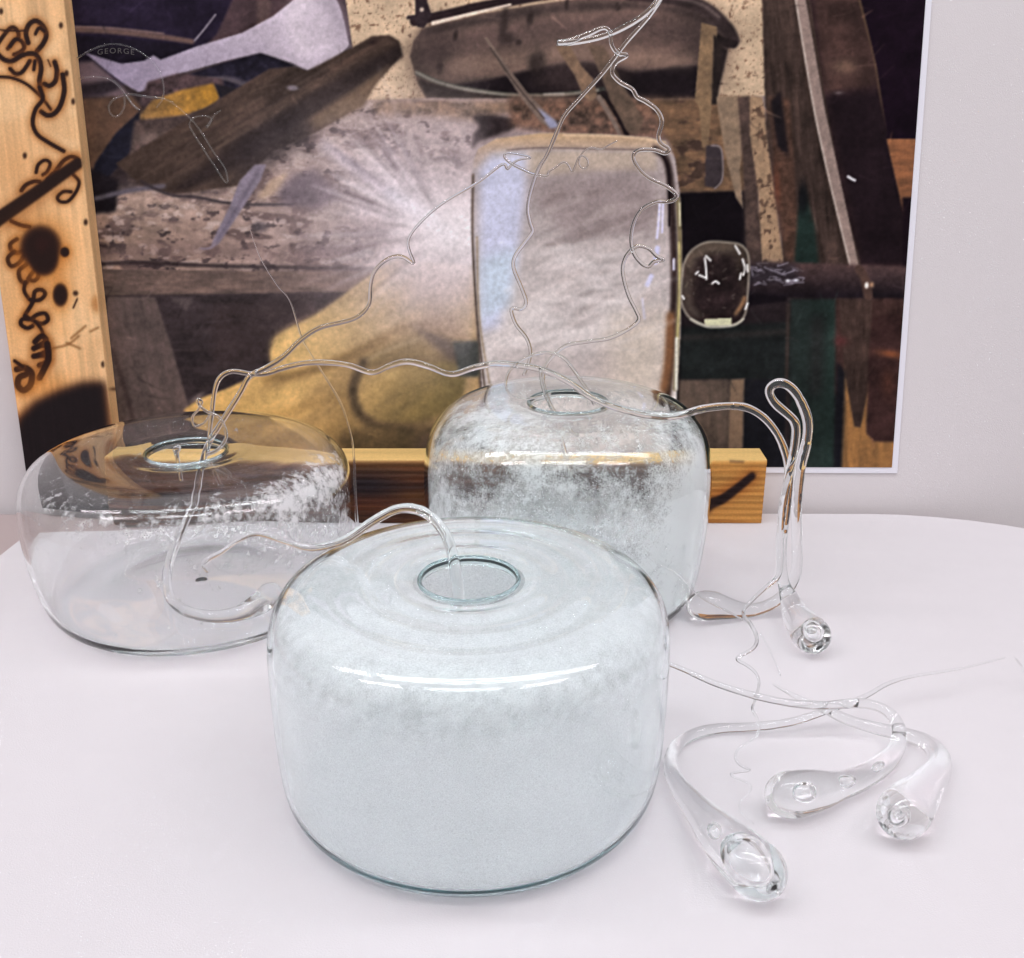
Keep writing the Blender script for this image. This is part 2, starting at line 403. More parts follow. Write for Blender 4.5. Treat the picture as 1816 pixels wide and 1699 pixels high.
    C.stroke([(965, 168), (1000, 167)], 4, (205, 200, 195), 1.2)
    C.poly([(744, 140), (800, 158), (900, 172), (1000, 172), (1000, 184), (760, 184)], (44, 35, 33), 2, 0.95)
    C.stroke([(738, 128), (775, 145), (830, 159), (905, 168), (985, 169), (1060, 160)], 5, (158, 150, 138), 1.2, 0.75)
    C.stroke([(800, 116), (900, 108), (1000, 98), (1120, 100), (1220, 108)], 22, (158, 130, 114), 9, 0.5)
    C.stroke([(745, 60), (800, 46), (900, 28), (1000, 14), (1120, 10), (1220, 22), (1270, 52)], 10, (52, 40, 40), 5, 0.8)
    for (u, v, a, b) in ((893, 45, 8, 34), (900, 68, 16, 12), (920, 75, 6, 6), (1005, 8, 4, 12), (952, 112, 16, 22), (1095, 12, 5, 8), (940, 32, 6, 16), (808, 62, 5, 10), (780, 120, 6, 14)):
        C.blob(u, v, a, b, (52, 40, 38), 0.85, 8, 3)
    C.stroke([(735, 38), (790, 26), (850, 12), (930, -2), (1000, -14)], 17, (46, 32, 34), 1.2)
    C.stroke([(768, 41), (800, 33), (850, 21), (905, 8)], 7, (226, 206, 190), 0.8, 1, 4)
    C.stroke([(1120, -10), (1200, -2), (1255, 18), (1290, 52), (1300, 72)], 24, (58, 44, 44), 2)
    C.stroke([(1180, -8), (1240, 6), (1275, 30)], 6, (110, 92, 88), 2, 0.8)
    C.stroke([(1258, 60), (1285, 75), (1300, 78)], 16, (40, 30, 30), 1.5)
    C.poly([(736, -14), (752, -14), (766, 26), (752, 50), (740, 48), (736, 36), (720, 34), (722, 28), (736, 26)], (48, 36, 40), 1)
    C.blob(748, 17, 4, 4, (215, 195, 178), 0.9, 0, 4)
    C.poly([(1262, 60), (1290, 90), (1282, 130), (1270, 172), (1258, 172)], (42, 32, 32), 2)
    # bench top
    sp2 = C.noise(16, 10, 1.8, seed=21); wgr = C.noise(9, 4, 5, seed=22)
    bt = C.grad((200, 400), (150, 124, 110), (830, 300), (160, 142, 140))
    C.poly([(120, 480), (150, 372), (250, 330), (640, 178), (760, 174), (1262, 176), (1390, 168), (1400, 500), (840, 505), (185, 478)], bt, 1.2, 1, 0.22, sp2)
    mt = C.polymask([(150, 480), (190, 360), (640, 182), (835, 178), (835, 490), (185, 478)], 1)
    C.put(mt * np.clip((C.noise(18, 6, 2.2, seed=31) - 0.52) * 7, 0, 1), (84, 64, 62), 0.75)
    C.put(mt * np.clip((C.noise(10, 0, 2.0, seed=33) - 0.60) * 9, 0, 1), (204, 184, 176), 0.55)
    C.put(mt * np.clip((C.noise(12, 0, 1.5, seed=34) - 0.62) * 10, 0, 1), (56, 42, 44), 0.8)
    C.poly([(660, 178), (1260, 178), (1240, 205), (900, 200), (840, 215), (745, 205), (665, 205)], (128, 102, 82), 6, 0.8, 0.5, C.noise(12, seed=41))
    C.poly([(835, 205), (880, 205), (925, 212), (905, 232), (850, 250), (835, 268), (838, 240), (850, 225)], (36, 26, 28), 3, 0.9, 0.3, g1)
    C.poly([(900, 170), (1120, 172), (1240, 176), (1240, 250), (1000, 240), (905, 225)], (104, 76, 62), 5, 0.9, 0.6, C.noise(12, seed=42))
    C.poly([(1150, 178), (1345, 172), (1345, 350), (1205, 345), (1190, 260)], (122, 92, 68), 3, 1, 0.45, C.noise(18, 0, 2, seed=43))
    C.put(C.polymask([(1150, 178), (1260, 176), (1262, 345), (1205, 345)], 2) * np.clip((C.noise(16, 0, 1.8, seed=44) - 0.56) * 8, 0, 1), (66, 46, 40), 0.8)
    # black gap behind the gathering vessel
    C.poly([(1196, 342), (1320, 338), (1395, 470), (1395, 600), (1200, 600)], (18, 13, 18), 2)
    C.poly([(1318, 330), (1345, 400), (1350, 470), (1318, 480)], (36, 28, 30), 3)
    # tools lying across the pail
    C.poly([(858, 66), (864, 66), (900, 118), (940, 170), (985, 214), (978, 228), (960, 218), (925, 175), (893, 125)], (118, 100, 90), 1, 1, 0.1, g1)
    C.poly([(952, 190), (985, 214), (992, 226), (975, 228)], (150, 150, 172), 2)
    C.stroke([(870, 85), (915, 150), (965, 210)], 2.5, (72, 58, 54), 0.8)
    C.poly([(985, 82), (1010, 80), (1032, 118), (1052, 140), (1060, 172), (1048, 180), (1035, 172), (1020, 135)], (130, 104, 84), 1.2, 1, 0.2, g1)
    C.stroke([(1062, 172), (1085, 210), (1100, 240)], 9, (128, 110, 100), 1, 1, 7)
    C.stroke([(1070, 165), (1100, 215), (1112, 240)], 8, (36, 26, 28), 1)
    C.poly([(1042, 78), (1072, 82), (1105, 150), (1142, 214), (1130, 240), (1112, 232), (1080, 170)], (104, 84, 70), 1.5, 1, 0.15, g1)
    C.poly([(1244, 40), (1272, 48), (1268, 140), (1262, 188), (1256, 260), (1245, 262), (1240, 190), (1232, 178), (1238, 110)], (132, 106, 80), 1, 1, 0.15, g1)
    C.poly([(1266, 60), (1280, 80), (1272, 185), (1262, 186)], (44, 34, 32), 1.5)
    C.poly([(1252, 258), (1272, 256), (1282, 270), (1282, 318), (1270, 334), (1250, 330)], (58, 48, 52), 1.5)
    C.stroke([(1262, 258), (1278, 262), (1282, 290), (1280, 320), (1268, 334)], 3, (128, 116, 116), 0.8)
    C.poly([(1270, 172), (1310, 170), (1318, 260), (1312, 300), (1318, 370), (1305, 350), (1285, 270)], (140, 118, 98), 1.2, 1, 0.15, g1)
    C.poly([(1308, 172), (1330, 170), (1345, 340), (1352, 480), (1325, 480), (1318, 300)], (76, 58, 52), 2, 1, 0.3, g1)
    C.poly([(1330, 172), (1352, 172), (1362, 230), (1385, 430), (1398, 482), (1352, 482), (1345, 340), (1330, 240)], (160, 132, 106), 1.2, 1, 0.15, g1)
    C.put(C.polymask([(1330, 172), (1352, 172), (1398, 482), (1352, 482)], 1) * np.clip((C.noise(9, seed=51) - 0.6) * 9, 0, 1), (92, 68, 54), 0.9)
    # posts at the right
    C.poly([(1350, -40), (1480, -40), (1530, 500), (1395, 500), (1358, 230)], (66, 49, 43), 1.5, 1, 0.4, C.noise(9, 84, 7, seed=61))
    C.poly([(1362, 170), (1400, 175), (1420, 470), (1395, 480)], (84, 56, 44), 3, 1, 0.3, g1)
    C.poly([(1385, 160), (1400, 280), (1378, 260), (1366, 180)], (28, 22, 26), 3)
    C.poly([(1415, 380), (1425, 330), (1445, 400), (1452, 470), (1408, 470)], (30, 47, 42), 3)
    C.blob(1424, 350, 9, 30, (22, 22, 26), 0.9, 0, 3)
    C.blob(1378, 330, 6, 40, (124, 62, 40), 0.6, -4)
    C.poly([(1430, -40), (1512, -40), (1560, 130), (1590, 330), (1612, 400), (1606, 480), (1530, 480), (1490, 330), (1462, 160)], (50, 32, 34), 1.2, 1, 0.35, C.noise(14, 80, 4, seed=62))
    C.poly([(1440, -40), (1515, -40), (1548, 90), (1555, 150), (1462, 165)], (74, 50, 44), 4, 0.8, 0.4, g2)
    C.blob(1498, 118, 20, 12, (132, 102, 84), 0.75, 0)
    C.blob(1488, 165, 8, 3, (130, 112, 112), 0.8)
    C.poly([(1465, 170), (1560, 160), (1600, 330), (1610, 470), (1530, 470)], (28, 18, 24), 6, 0.85)
    C.stroke([(1516, -30), (1535, 40), (1552, 110), (1566, 190), (1600, 340)], 4, (96, 70, 50), 1.2)
    C.poly([(1518, -40), (1660, -40), (1630, 250), (1574, 248), (1555, 120)], (24, 12, 24), 1.5, 1, 0.2, g2)
    C.poly([(1572, 246), (1630, 246), (1620, 405), (1606, 395)], (146, 94, 62), 1.2, 1, 0.25, C.noise(12, 0, 4, seed=64))
    C.poly([(1600, 350), (1620, 350), (1614, 480), (1600, 480)], (26, 14, 22), 2)
    C.poly([(1404, -40), (1422, -40), (1462, 190), (1524, 476), (1508, 478), (1448, 220)], (148, 128, 120), 1, 1, 0.1, g1)
    C.stroke([(1405, -40), (1449, 220), (1509, 476)], 3.5, (186, 170, 160), 0.8)
    C.stroke([(1504, 313), (1510, 317), (1516, 320)], 4, (235, 232, 238), 0.7)
    # lower right
    C.poly([(1190, 560), (1660, 500), (1660, 850), (1190, 850)], (38, 29, 32), 2, 1, 0.3, g2)
    C.poly([(1205, 580), (1410, 570), (1410, 676), (1205, 674)], (28, 32, 32), 3, 1, 0.3, g2)
    C.stroke([(1205, 600), (1300, 594), (1400, 588)], 8, (52, 46, 44), 4, 0.9)
    C.poly([(1402, 530), (1486, 530), (1480, 850), (1402, 850)], C.grad((1402, 600), (34, 42, 40), (1480, 600), (32, 48, 43)), 3, 1, 0.25, g2)
    C.poly([(1440, 560), (1462, 560), (1456, 700), (1436, 700)], (40, 32, 34), 8, 0.6)
    C.stroke([(1398, 540), (1394, 700), (1388, 850)], 5, (64, 50, 44), 2)
    C.poly([(1205, 674), (1322, 672), (1322, 850), (1205, 850)], (92, 76, 66), 2, 1, 0.2, C.noise(10, 88, 6, seed=71))
    C.poly([(1296, 674), (1322, 672), (1318, 850), (1290, 850)], (128, 104, 84), 1.5)
    C.poly([(1320, 672), (1396, 676), (1390, 850), (1316, 850)], (24, 24, 30), 2)
    C.poly([(1482, 520), (1608, 520), (1596, 700), (1482, 700)], (66, 42, 38), 3, 1, 0.35, C.noise(10, 88, 6, seed=72))
    C.poly([(1494, 680), (1500, 640), (1560, 700), (1595, 700), (1590, 850), (1488, 850)], (150, 106, 62), 2, 1, 0.2, C.noise(9, 88, 8, seed=73))
    C.poly([(1484, 500), (1548, 500), (1540, 690), (1526, 758), (1515, 756), (1498, 660)], (64, 46, 40), 1.5, 1, 0.3, C.noise(8, 88, 6, seed=74))
    C.poly([(1548, 560), (1606, 556), (1594, 784), (1550, 783), (1536, 768), (1540, 640)], (60, 36, 34), 2, 1, 0.25, g2)
    C.blob(1580, 628, 24, 7, (150, 82, 46), 0.75, 8); C.blob(1575, 680, 12, 24, (110, 58, 40), 0.5)
    C.blob(1492, 605, 12, 9, (88, 40, 40), 0.8)
    C.poly([(1484, 640), (1500, 660), (1492, 850), (1478, 850)], (24, 24, 30), 3)
    # punty and pipe
    C.poly([(1318, 464), (1420, 466), (1640, 474), (1640, 530), (1420, 528), (1318, 520)], C.grad((1450, 466), (92, 66, 64), (1450, 526), (24, 18, 24)), 2.5, 1, 0.15, g1)
    C.poly([(1316, 466), (1410, 466), (1420, 500), (1318, 505)], (44, 38, 46), 6, 0.8)
    rs = np.random.RandomState(5)
    for _ in range(26):
        u, v = rs.uniform(1325, 1420), rs.uniform(470, 505)
        C.stroke([(u, v), (u + rs.uniform(-14, 14), v + rs.uniform(-6, 6)), (u + rs.uniform(-14, 18), v + rs.uniform(-8, 8))], 2.5, (140, 132, 144), 0.8, rs.uniform(0.25, 0.9))
    C.blob(1397, 498, 4, 2.5, (240, 240, 245)); C.blob(1412, 497, 5, 2.5, (225, 225, 235))
    C.stroke([(1524, 478), (1534, 495), (1540, 525)], 16, (82, 58, 50), 1.5)
    C.blob(1537, 506, 4, 6, (245, 235, 225), 1, 0, 4); C.blob(1546, 505, 4, 5, (190, 150, 120))
    # under the bench, left
    C.poly([(150, 520), (720, 512), (720, 850), (150, 850)], (48, 38, 40), 2, 1, 0.3, C.noise(14, 2, 7, seed=81))
    for v in (560, 590, 622, 655, 690): C.stroke([(300, v), (400, v - 3), (540, v - 5)], 3, (66, 52, 52), 2, 0.5)
    C.poly([(375, 540), (560, 520), (540, 640), (380, 650)], (62, 46, 46), 8, 0.6)
    C.poly([(190, 526), (275, 526), (300, 600), (340, 740), (330, 760), (200, 790), (185, 640)], (92, 76, 72), 2, 1, 0.15, C.noise(10, 78, 6, seed=82))
    C.stroke([(200, 620), (225, 700), (240, 760)], 8, (72, 56, 54), 3)
    C.poly([(300, 527), (345, 527), (330, 552), (318, 540)], (84, 70, 70), 3, 0.9)
    C.poly([(150, 478), (830, 482), (830, 515), (560, 518), (180, 525)], (104, 84, 76), 1.8, 1, 0.3, C.noise(10, 2, 5, seed=83))
    C.stroke([(150, 470), (240, 466), (400, 472), (620, 476), (800, 480)], 7, (44, 32, 34), 2.2)
    C.stroke([(185, 452), (330, 440), (520, 452), (640, 450)], 22, (112, 90, 86), 8, 0.6)
    C.stroke([(540, 440), (640, 446)], 20, (76, 62, 66), 8, 0.6)
    C.poly([(205, 330), (400, 300), (460, 330), (300, 395), (200, 400)], (176, 156, 146), 10, 0.35, 0.5, g1)
    # gloved hand
    gl = C.grad((360, 740), (208, 168, 104), (700, 520), (190, 156, 108))
    gt = C.noise(26, -38, 4, seed=91)
    C.poly([(325, 728), (350, 708), (400, 690), (440, 672), (482, 650), (480, 625), (488, 602), (510, 585), (560, 560), (595, 535), (640, 500), (700, 460), (840, 470), (850, 690), (820, 800), (600, 830), (430, 800)], gl, 2, 1, 0.22, gt)
    C.poly([(560, 800), (600, 720), (650, 640), (720, 600), (640, 790)], (150, 116, 62), 16, 0.6)
    C.stroke([(430, 745), (520, 690), (590, 640), (690, 585)], 26, (222, 184, 116), 12, 0.55)
    C.stroke([(500, 612), (540, 600), (600, 575), (660, 530)], 24, (216, 178, 112), 9, 0.6)
    C.stroke([(520, 668), (580, 640), (640, 610), (700, 575)], 7, (120, 90, 50), 4, 0.55)
    C.stroke([(400, 770), (480, 740), (560, 715), (620, 700)], 12, (140, 106, 56), 7, 0.5)
    C.stroke([(490, 640), (498, 662), (470, 676)], 9, (130, 98, 54), 4, 0.5)
    C.poly([(560, 640), (700, 560), (850, 520), (850, 800), (560, 800)], (146, 118, 78), 34, 0.55)
    C.poly([(480, 636), (483, 604), (505, 585), (560, 557), (600, 531), (650, 497), (700, 466), (770, 500), (705, 572), (625, 622), (545, 655), (500, 668)], C.grad((490, 620), (218, 180, 116), (740, 500), (188, 160, 122)), 5, 0.95, 0.14, gt, True)
    C.stroke([(498, 670), (560, 654), (640, 622), (725, 574)], 13, (112, 84, 48), 6, 0.8)
    C.poly([(640, 650), (665, 625), (720, 600), (790, 582), (820, 600), (825, 680), (800, 720), (740, 748), (690, 752), (650, 735), (630, 705)], (138, 112, 70), 4, 1, 0.25, gt, True)
    C.poly([(632, 690), (650, 655), (700, 645), (790, 640), (822, 660), (815, 710), (760, 745), (700, 752), (652, 735)], C.grad((640, 660), (186, 152, 98), (800, 730), (100, 84, 40)), 4, 1, 0.2, gt, True)
    C.stroke([(650, 665), (700, 660), (760, 668)], 20, (196, 164, 108), 9, 0.5)
    C.stroke([(632, 655), (650, 640), (690, 620), (745, 600)], 6, (172, 146, 104), 3)
    C.stroke([(646, 640), (626, 685), (634, 728), (668, 756), (730, 762)], 14, (58, 44, 28), 5, 0.95)
    C.stroke([(640, 655), (720, 640), (800, 636)], 7, (86, 66, 42), 4, 0.6)
    C.poly([(725, 570), (760, 585), (800, 600), (825, 640), (800, 640), (760, 605)], (66, 52, 44), 6, 0.9)
    C.poly([(730, 575), (770, 545), (810, 560), (838, 610), (800, 600), (765, 590)], (150, 118, 84), 6, 0.8)
    C.poly([(802, 606), (850, 604), (850, 668), (815, 668)], (34, 40, 36), 3)
    C.poly([(600, 770), (680, 755), (840, 740), (840, 850), (600, 850)], (92, 72, 42), 10, 0.9, 0.25, gt)
    C.poly([(740, 775), (840, 770), (840, 850), (740, 850)], (84, 62, 54), 12, 0.8)
    C.blob(350, 705, 16, 5, (128, 112, 108), 0.8, -35)
    # big plank and its clutter, upper left
    C.poly([(140, 175), (235, 170), (255, 195), (200, 250), (165, 300), (150, 300)], (100, 72, 56), 2.5, 1, 0.25, g2)
    C.poly([(142, 150), (200, 142), (215, 155), (180, 170), (145, 172)], (52, 42, 50), 3)
    C.poly([(250, 195), (236, 262), (192, 316), (166, 312), (168, 290), (205, 236)], (28, 27, 40), 1.8)
    C.poly([(160, 300), (210, 320), (205, 375), (160, 380)], (30, 24, 30), 3)
    C.poly([(250, 175), (262, 145), (315, 130), (395, 140), (400, 180), (330, 205), (255, 215)], (78, 58, 60), 2, 1, 0.4, g1)
    C.poly([(248, 204), (270, 178), (320, 160), (378, 148), (390, 168), (384, 186), (330, 204), (270, 214), (250, 214)], C.grad((260, 200), (150, 112, 66), (380, 160), (170, 122, 46)), 2, 1, 0.25, g1)
    C.poly([(380, 148), (432, 160), (402, 178), (390, 175)], (28, 24, 30), 1.5)
    C.poly([(238, 214), (330, 205), (440, 165), (330, 330), (260, 335), (225, 320)], (82, 64, 60), 2.5, 1, 0.35, g1)
    C.blob(262, 245, 22, 10, (160, 138, 128), 0.5, -10)
    plank_t = C.noise(16, -32, 5, seed=95)
    C.poly([(205, 290), (300, 232), (395, 172), (478, 122), (520, 118), (545, 125), (575, 110), (628, 82), (660, 64), (690, 62), (708, 72), (714, 98), (700, 112), (665, 150), (645, 185), (560, 235), (480, 270), (420, 330), (345, 340), (305, 345), (255, 332)], (70, 52, 44), 1.5, 1, 0.25, plank_t)
    C.poly([(708, 78), (714, 100), (696, 112), (640, 150), (560, 200), (470, 260), (410, 300), (330, 338), (300, 340), (420, 250), (560, 160), (650, 110)], (40, 29, 28), 4, 0.95)
    for _ in range(60):
        u = rs.uniform(230, 660); v = 345 - (u - 230) * 0.62 + rs.uniform(-55, 30); l = rs.uniform(40, 150)
        C.put(C.strokemask([(u, v), (u + l, v - l * 0.60)], rs.uniform(2, 6), 1.6, False, 1) * C.polymask([(205, 290), (300, 232), (478, 122), (545, 125), (660, 64), (710, 72), (714, 98), (645, 185), (480, 270), (420, 330), (305, 345)], 2), (104, 82, 68) if rs.rand() < 0.5 else (38, 28, 26), 0.35)
    C.poly([(695, 112), (665, 152), (645, 190), (560, 230), (545, 215), (620, 165)], (112, 88, 66), 4, 0.8)
    C.blob(662, 76, 10, 5, (40, 26, 26), 0.9, -15); C.blob(519, 156, 11, 5, (128, 118, 126), 0.9, 5, 4)
    C.stroke([(590, 122), (640, 96), (690, 74)], 8, (104, 76, 62), 5, 0.7)
    C.poly([(420, 250), (520, 200), (560, 235), (500, 280), (420, 320)], (34, 25, 27), 12, 0.8)
    C.stroke([(170, 352), (230, 338), (290, 330)], 8, (96, 88, 98), 2)
    C.stroke([(250, 322), (300, 345), (350, 350), (420, 362), (520, 362)], 5, (52, 42, 46), 1.5)
    C.poly([(480, 318), (512, 305), (492, 340), (470, 352), (455, 350)], (176, 148, 122), 3, 0.9)
    C.poly([(490, 345), (520, 310), (560, 300), (610, 350), (560, 372), (500, 362)], (78, 66, 76), 6, 0.9)
    # spike
    C.poly([(452, 292), (472, 292), (462, 320), (420, 385), (388, 432), (374, 440), (378, 425), (408, 365), (425, 320)], (124, 114, 128), 1.5, 1, 0.12, g1)
    C.stroke([(384, 430), (372, 440), (356, 441)], 5, (132, 118, 128), 1, 1, 3)
    C.stroke([(460, 300), (420, 370), (385, 428)], 5, (90, 80, 96), 2, 0.7)
    C.blob(461, 402, 14, 10, (72, 62, 66), 0.9, 0, 3)
    # burst of mist
    dx, dy = C.U - 790, C.V - 415; rr = np.hypot(dx, dy); an = np.arctan2(dy, dx)
    r9 = np.random.RandomState(9)
    ul = np.exp(-((an + 2.42) / 0.50) ** 2) + 0.6 * np.exp(-((np.abs(an) - 3.05) / 0.35) ** 2)
    mist = np.exp(-(rr / (165 + 70 * np.clip(ul, 0, 1))) ** 1.9) * 0.90 + np.exp(-(rr / 320) ** 2) * 0.20
    mist *= np.clip((880 - C.U) / 50, 0, 1) * np.clip((C.V - 60) / 160, 0, 1)
    C.put(np.clip(mist, 0, 0.9), (214, 200, 203), 1.0, 0.12, g2)
    for _ in range(150):                       # needles of spray
        a0 = r9.normal(-2.55, 0.30) if r9.rand() < 0.82 else r9.uniform(2.2, 3.6)
        r0, l = r9.uniform(10, 150), r9.uniform(50, 190); ca, sa = math.cos(a0), math.sin(a0)
        p0 = (790 + ca * r0, 412 + sa * r0); p1 = (790 + ca * (r0 + l), 412 + sa * (r0 + l))
        if max(p0[0], p1[0]) > 838: continue
        bright = r9.rand() < 0.68
        C.stroke([p0, p1], r9.uniform(4, 15), (232, 220, 224) if bright else (96, 80, 86), r9.uniform(1.4, 4), r9.uniform(0.12, 0.34), 2, False)
    C.stroke([(575, 258), (660, 320), (760, 395)], 20, (226, 216, 228), 8, 0.6, 8)
    C.stroke([(690, 340), (750, 380), (800, 420)], 16, (234, 230, 242), 7, 0.7)
    C.blob(800, 418, 80, 70, (246, 238, 240), 0.85)
    C.blob(740, 375, 90, 34, (236, 226, 230), 0.55, 38)
    C.blob(770, 505, 60, 55, (204, 188, 188), 0.55)
    # vessel on the pipe (printed)
    vt = C.noise(20, -28, 5, seed=111)
    body = C.grad((1000, 320), (176, 163, 161), (1000, 690), (222, 214, 212))
    vpoly = [(838, 330), (838, 288), (848, 264), (880, 246), (960, 236), (1060, 238), (1150, 244), (1182, 254), (1197, 280), (1206, 350), (1210, 480), (1206, 600), (1200, 700), (1190, 860), (865, 860), (852, 640), (842, 500)]
    C.poly(vpoly, body, 1.0, 1, 0.13, vt)
    VM = C.polymask(vpoly, 1.0)
    C.put(VM * C.polymask([(830, 225), (1210, 225), (1210, 276), (1160, 266), (960, 262), (870, 272), (842, 300)], 3), C.grad((1000, 236), (192, 160, 124), (1000, 276), (184, 164, 154)), 0.95)
    C.put(VM * C.polymask([(880, 268), (1165, 268), (1165, 304), (1060, 304), (960, 312), (880, 312)], 4), (190, 172, 156), 0.9)
    C.put(VM * C.polymask([(1040, 306), (1165, 306), (1160, 420), (1000, 420), (940, 330)], 14), (146, 131, 130), 0.75)
    C.put(VM * C.polymask([(850, 300), (872, 276), (935, 268), (932, 340), (920, 440), (905, 520), (885, 580), (850, 590)], 8), (204, 206, 228), 0.95)
    C.put(VM * C.polymask([(852, 460), (915, 440), (905, 540), (852, 570)], 10), (196, 214, 224), 0.6)
    C.put(VM * C.polymask([(1080, 560), (1185, 540), (1182, 700), (1040, 700)], 16), (204, 190, 176), 0.8)
    C.put(VM * C.polymask([(870, 620), (1090, 600), (1090, 700), (870, 700)], 20), (186, 174, 172), 0.7)
    for _ in range(40):
        u, v = rs.uniform(930, 1120), rs.uniform(330, 600); l = rs.uniform(30, 90)
        C.stroke([(u, v), (u + l, v - l * 0.45)], rs.uniform(5, 14), (194, 180, 176) if rs.rand() < 0.55 else (122, 108, 106), 4, 0.34)
    C.stroke([(1000, 240), (1100, 242), (1180, 252)], 3, (216, 190, 160), 1.2)
    C.stroke([(900, 266), (960, 262), (1060, 264), (1165, 266)], 2.5, (118, 100, 94), 1)
    C.stroke([(1162, 264), (1182, 285), (1190, 340), (1196, 480), (1192, 600), (1184, 700)], 13, (54, 38, 36), 2.5)
    C.stroke([(1166, 268), (1185, 300), (1187, 400)], 4, (30, 20, 24), 1)
    C.stroke([(1190, 560), (1186, 640), (1178, 690)], 16, (134, 90, 58), 4)
    C.stroke([(1202, 350), (1206, 450), (1202, 580), (1197, 690)], 7, (122, 108, 76), 1.5)
    C.stroke([(1205, 360), (1206, 400)], 3, (214, 208, 176), 0.8); C.stroke([(1204, 430), (1205, 520), (1201, 600)], 3, (196, 184, 130), 0.8)
    C.stroke([(1200, 600), (1199, 690)], 5, (232, 230, 220), 1, 0.9)
    C.stroke([(1170, 362), (1168, 395), (1165, 422)], 4.5, (222, 218, 244), 0.7); C.stroke([(1176, 360), (1174, 412)], 4, (222, 218, 244), 0.7)
    C.stroke([(1166, 440), (1162, 465)], 9, (208, 206, 232), 1); C.stroke([(1155, 490), (1148, 505)], 9, (206, 204, 230), 1)
    C.stroke([(1139, 530), (1143, 565)], 4, (206, 200, 212), 1); C.stroke([(1195, 460), (1195, 478)], 4, (220, 216, 236), 0.8)
    C.stroke([(839, 310), (838, 420), (846, 560), (860, 690)], 4, (92, 76, 66), 1.2)
    C.stroke([(846, 420), (850, 560), (868, 680)], 3, (152, 132, 108), 1.2)
    # printed knob
    kp = [(1212, 470), (1225, 446), (1252, 430), (1290, 430), (1316, 436), (1328, 460), (1326, 520), (1320, 560), (1300, 576), (1250, 576), (1222, 562), (1208, 530)]
    C.poly(kp, C.grad((1250, 430), (74, 60, 50), (1260, 560), (40, 28, 28)), 1, 1, 0.25, g1, True)
    C.poly([(1230, 455), (1300, 450), (1315, 520), (1290, 560), (1235, 550)], (38, 26, 28), 6, 0.8, 0.4, g1)
    C.stroke([(1222, 470), (1232, 452), (1262, 438), (1300, 440)], 12, (108, 92, 78), 5, 0.7)
    C.stroke([(1216, 500), (1220, 540), (1238, 560)], 10, (112, 98, 84), 5, 0.6)
    C.stroke(kp + [kp[0]], 3.5, (176, 166, 150), 1, 0.8)
    C.poly([(1249, 566), (1297, 564), (1297, 577), (1250, 579)], (214, 212, 178), 0.8)
    C.stroke([(1225, 566), (1245, 576), (1262, 580), (1300, 577), (1318, 566)], 4, (196, 192, 176), 1)
    C.stroke([(1305, 556), (1316, 540), (1320, 528)], 7, (138, 102, 72), 2)
    for p in ([(1250, 458), (1252, 475), (1253, 495)], [(1252, 454), (1260, 462)], [(1234, 486), (1238, 482)], [(1240, 488), (1250, 492)], [(1263, 503), (1269, 499), (1275, 503)],
              [(1304, 436), (1312, 450)], [(1317, 460), (1321, 475), (1318, 488)], [(1314, 485), (1312, 495)], [(1325, 470), (1326, 482)], [(1210, 525), (1213, 530)], [(1326, 538), (1322, 548)]):
        C.stroke(p, 3.5, (236, 234, 230), 0.6)
    for _ in range(22):
        u, v = rs.uniform(1218, 1322), rs.uniform(436, 565)
        C.stroke([(u, v), (u + rs.uniform(-9, 9), v + rs.uniform(-9, 9))], 2, (124, 108, 96), 1, 0.6)
    for _ in range(90):                        # spray seen through the printed vessel
        u, v = rs.uniform(880, 1100), rs.uniform(440, 620); l = rs.uniform(40, 110); q = rs.uniform(-0.5, 0.15)
        C.stroke([(u, v), (u + l, v + l * q)], rs.uniform(4, 9), (234, 226, 224), 2.5, 0.22)
    # mottling and scratches of real worn surfaces, strongest in the dark parts
    lum = C.a.mean(-1); dark = np.clip((120 - lum) / 80, 0, 1)
    big = C.noise(70, seed=205); mid = C.noise(22, -15, 2, seed=201); sm = C.noise(7, seed=202)
    C.a *= (1 + 0.40 * dark * (big - 0.5) + (0.14 + 0.22 * dark) * (mid - 0.5) + (0.12 + 0.20 * dark) * (sm - 0.5))[..., None]
    for _ in range(420):
        u, v, l = rs.uniform(130, 1630), rs.uniform(-20, 820), rs.uniform(8, 46); q = rs.normal(-0.2, 0.9)
        iu, iv = int((u - C.u0) * C.sc), int((v - C.v0) * C.sc)
        if dark[iv, iu] < 0.35: continue
        c = C.a[iv, iu] * rs.choice([0.55, 1.45, 1.8]) + 4
        C.stroke([(u, v), (u + l * math.cos(q) / 2, v + l * math.sin(q) / 2 + rs.uniform(-3, 3)), (u + l * math.cos(q), v + l * math.sin(q))], rs.uniform(1.5, 4.5), c, 1.2, rs.uniform(0.15, 0.5), 1)
    g = C.a.mean(-1, keepdims=True); C.a = g + (C.a - g) * (0.80 + 0.22 * np.clip((g - 60) / 80, 0, 1))
    C.a *= (1 + 0.12 * (grain - 0.5))[..., None]
    for k in range(3):
        C.a[..., k] = C.blur(C.a[..., k], 0.9)
        C.a[..., k] += 0.40 * (C.a[..., k] - C.blur(C.a[..., k], 3.5))
    C.a = np.clip(C.a + 5 * np.clip((90 - C.a) / 90, 0, 1), 8, 246)
    return C

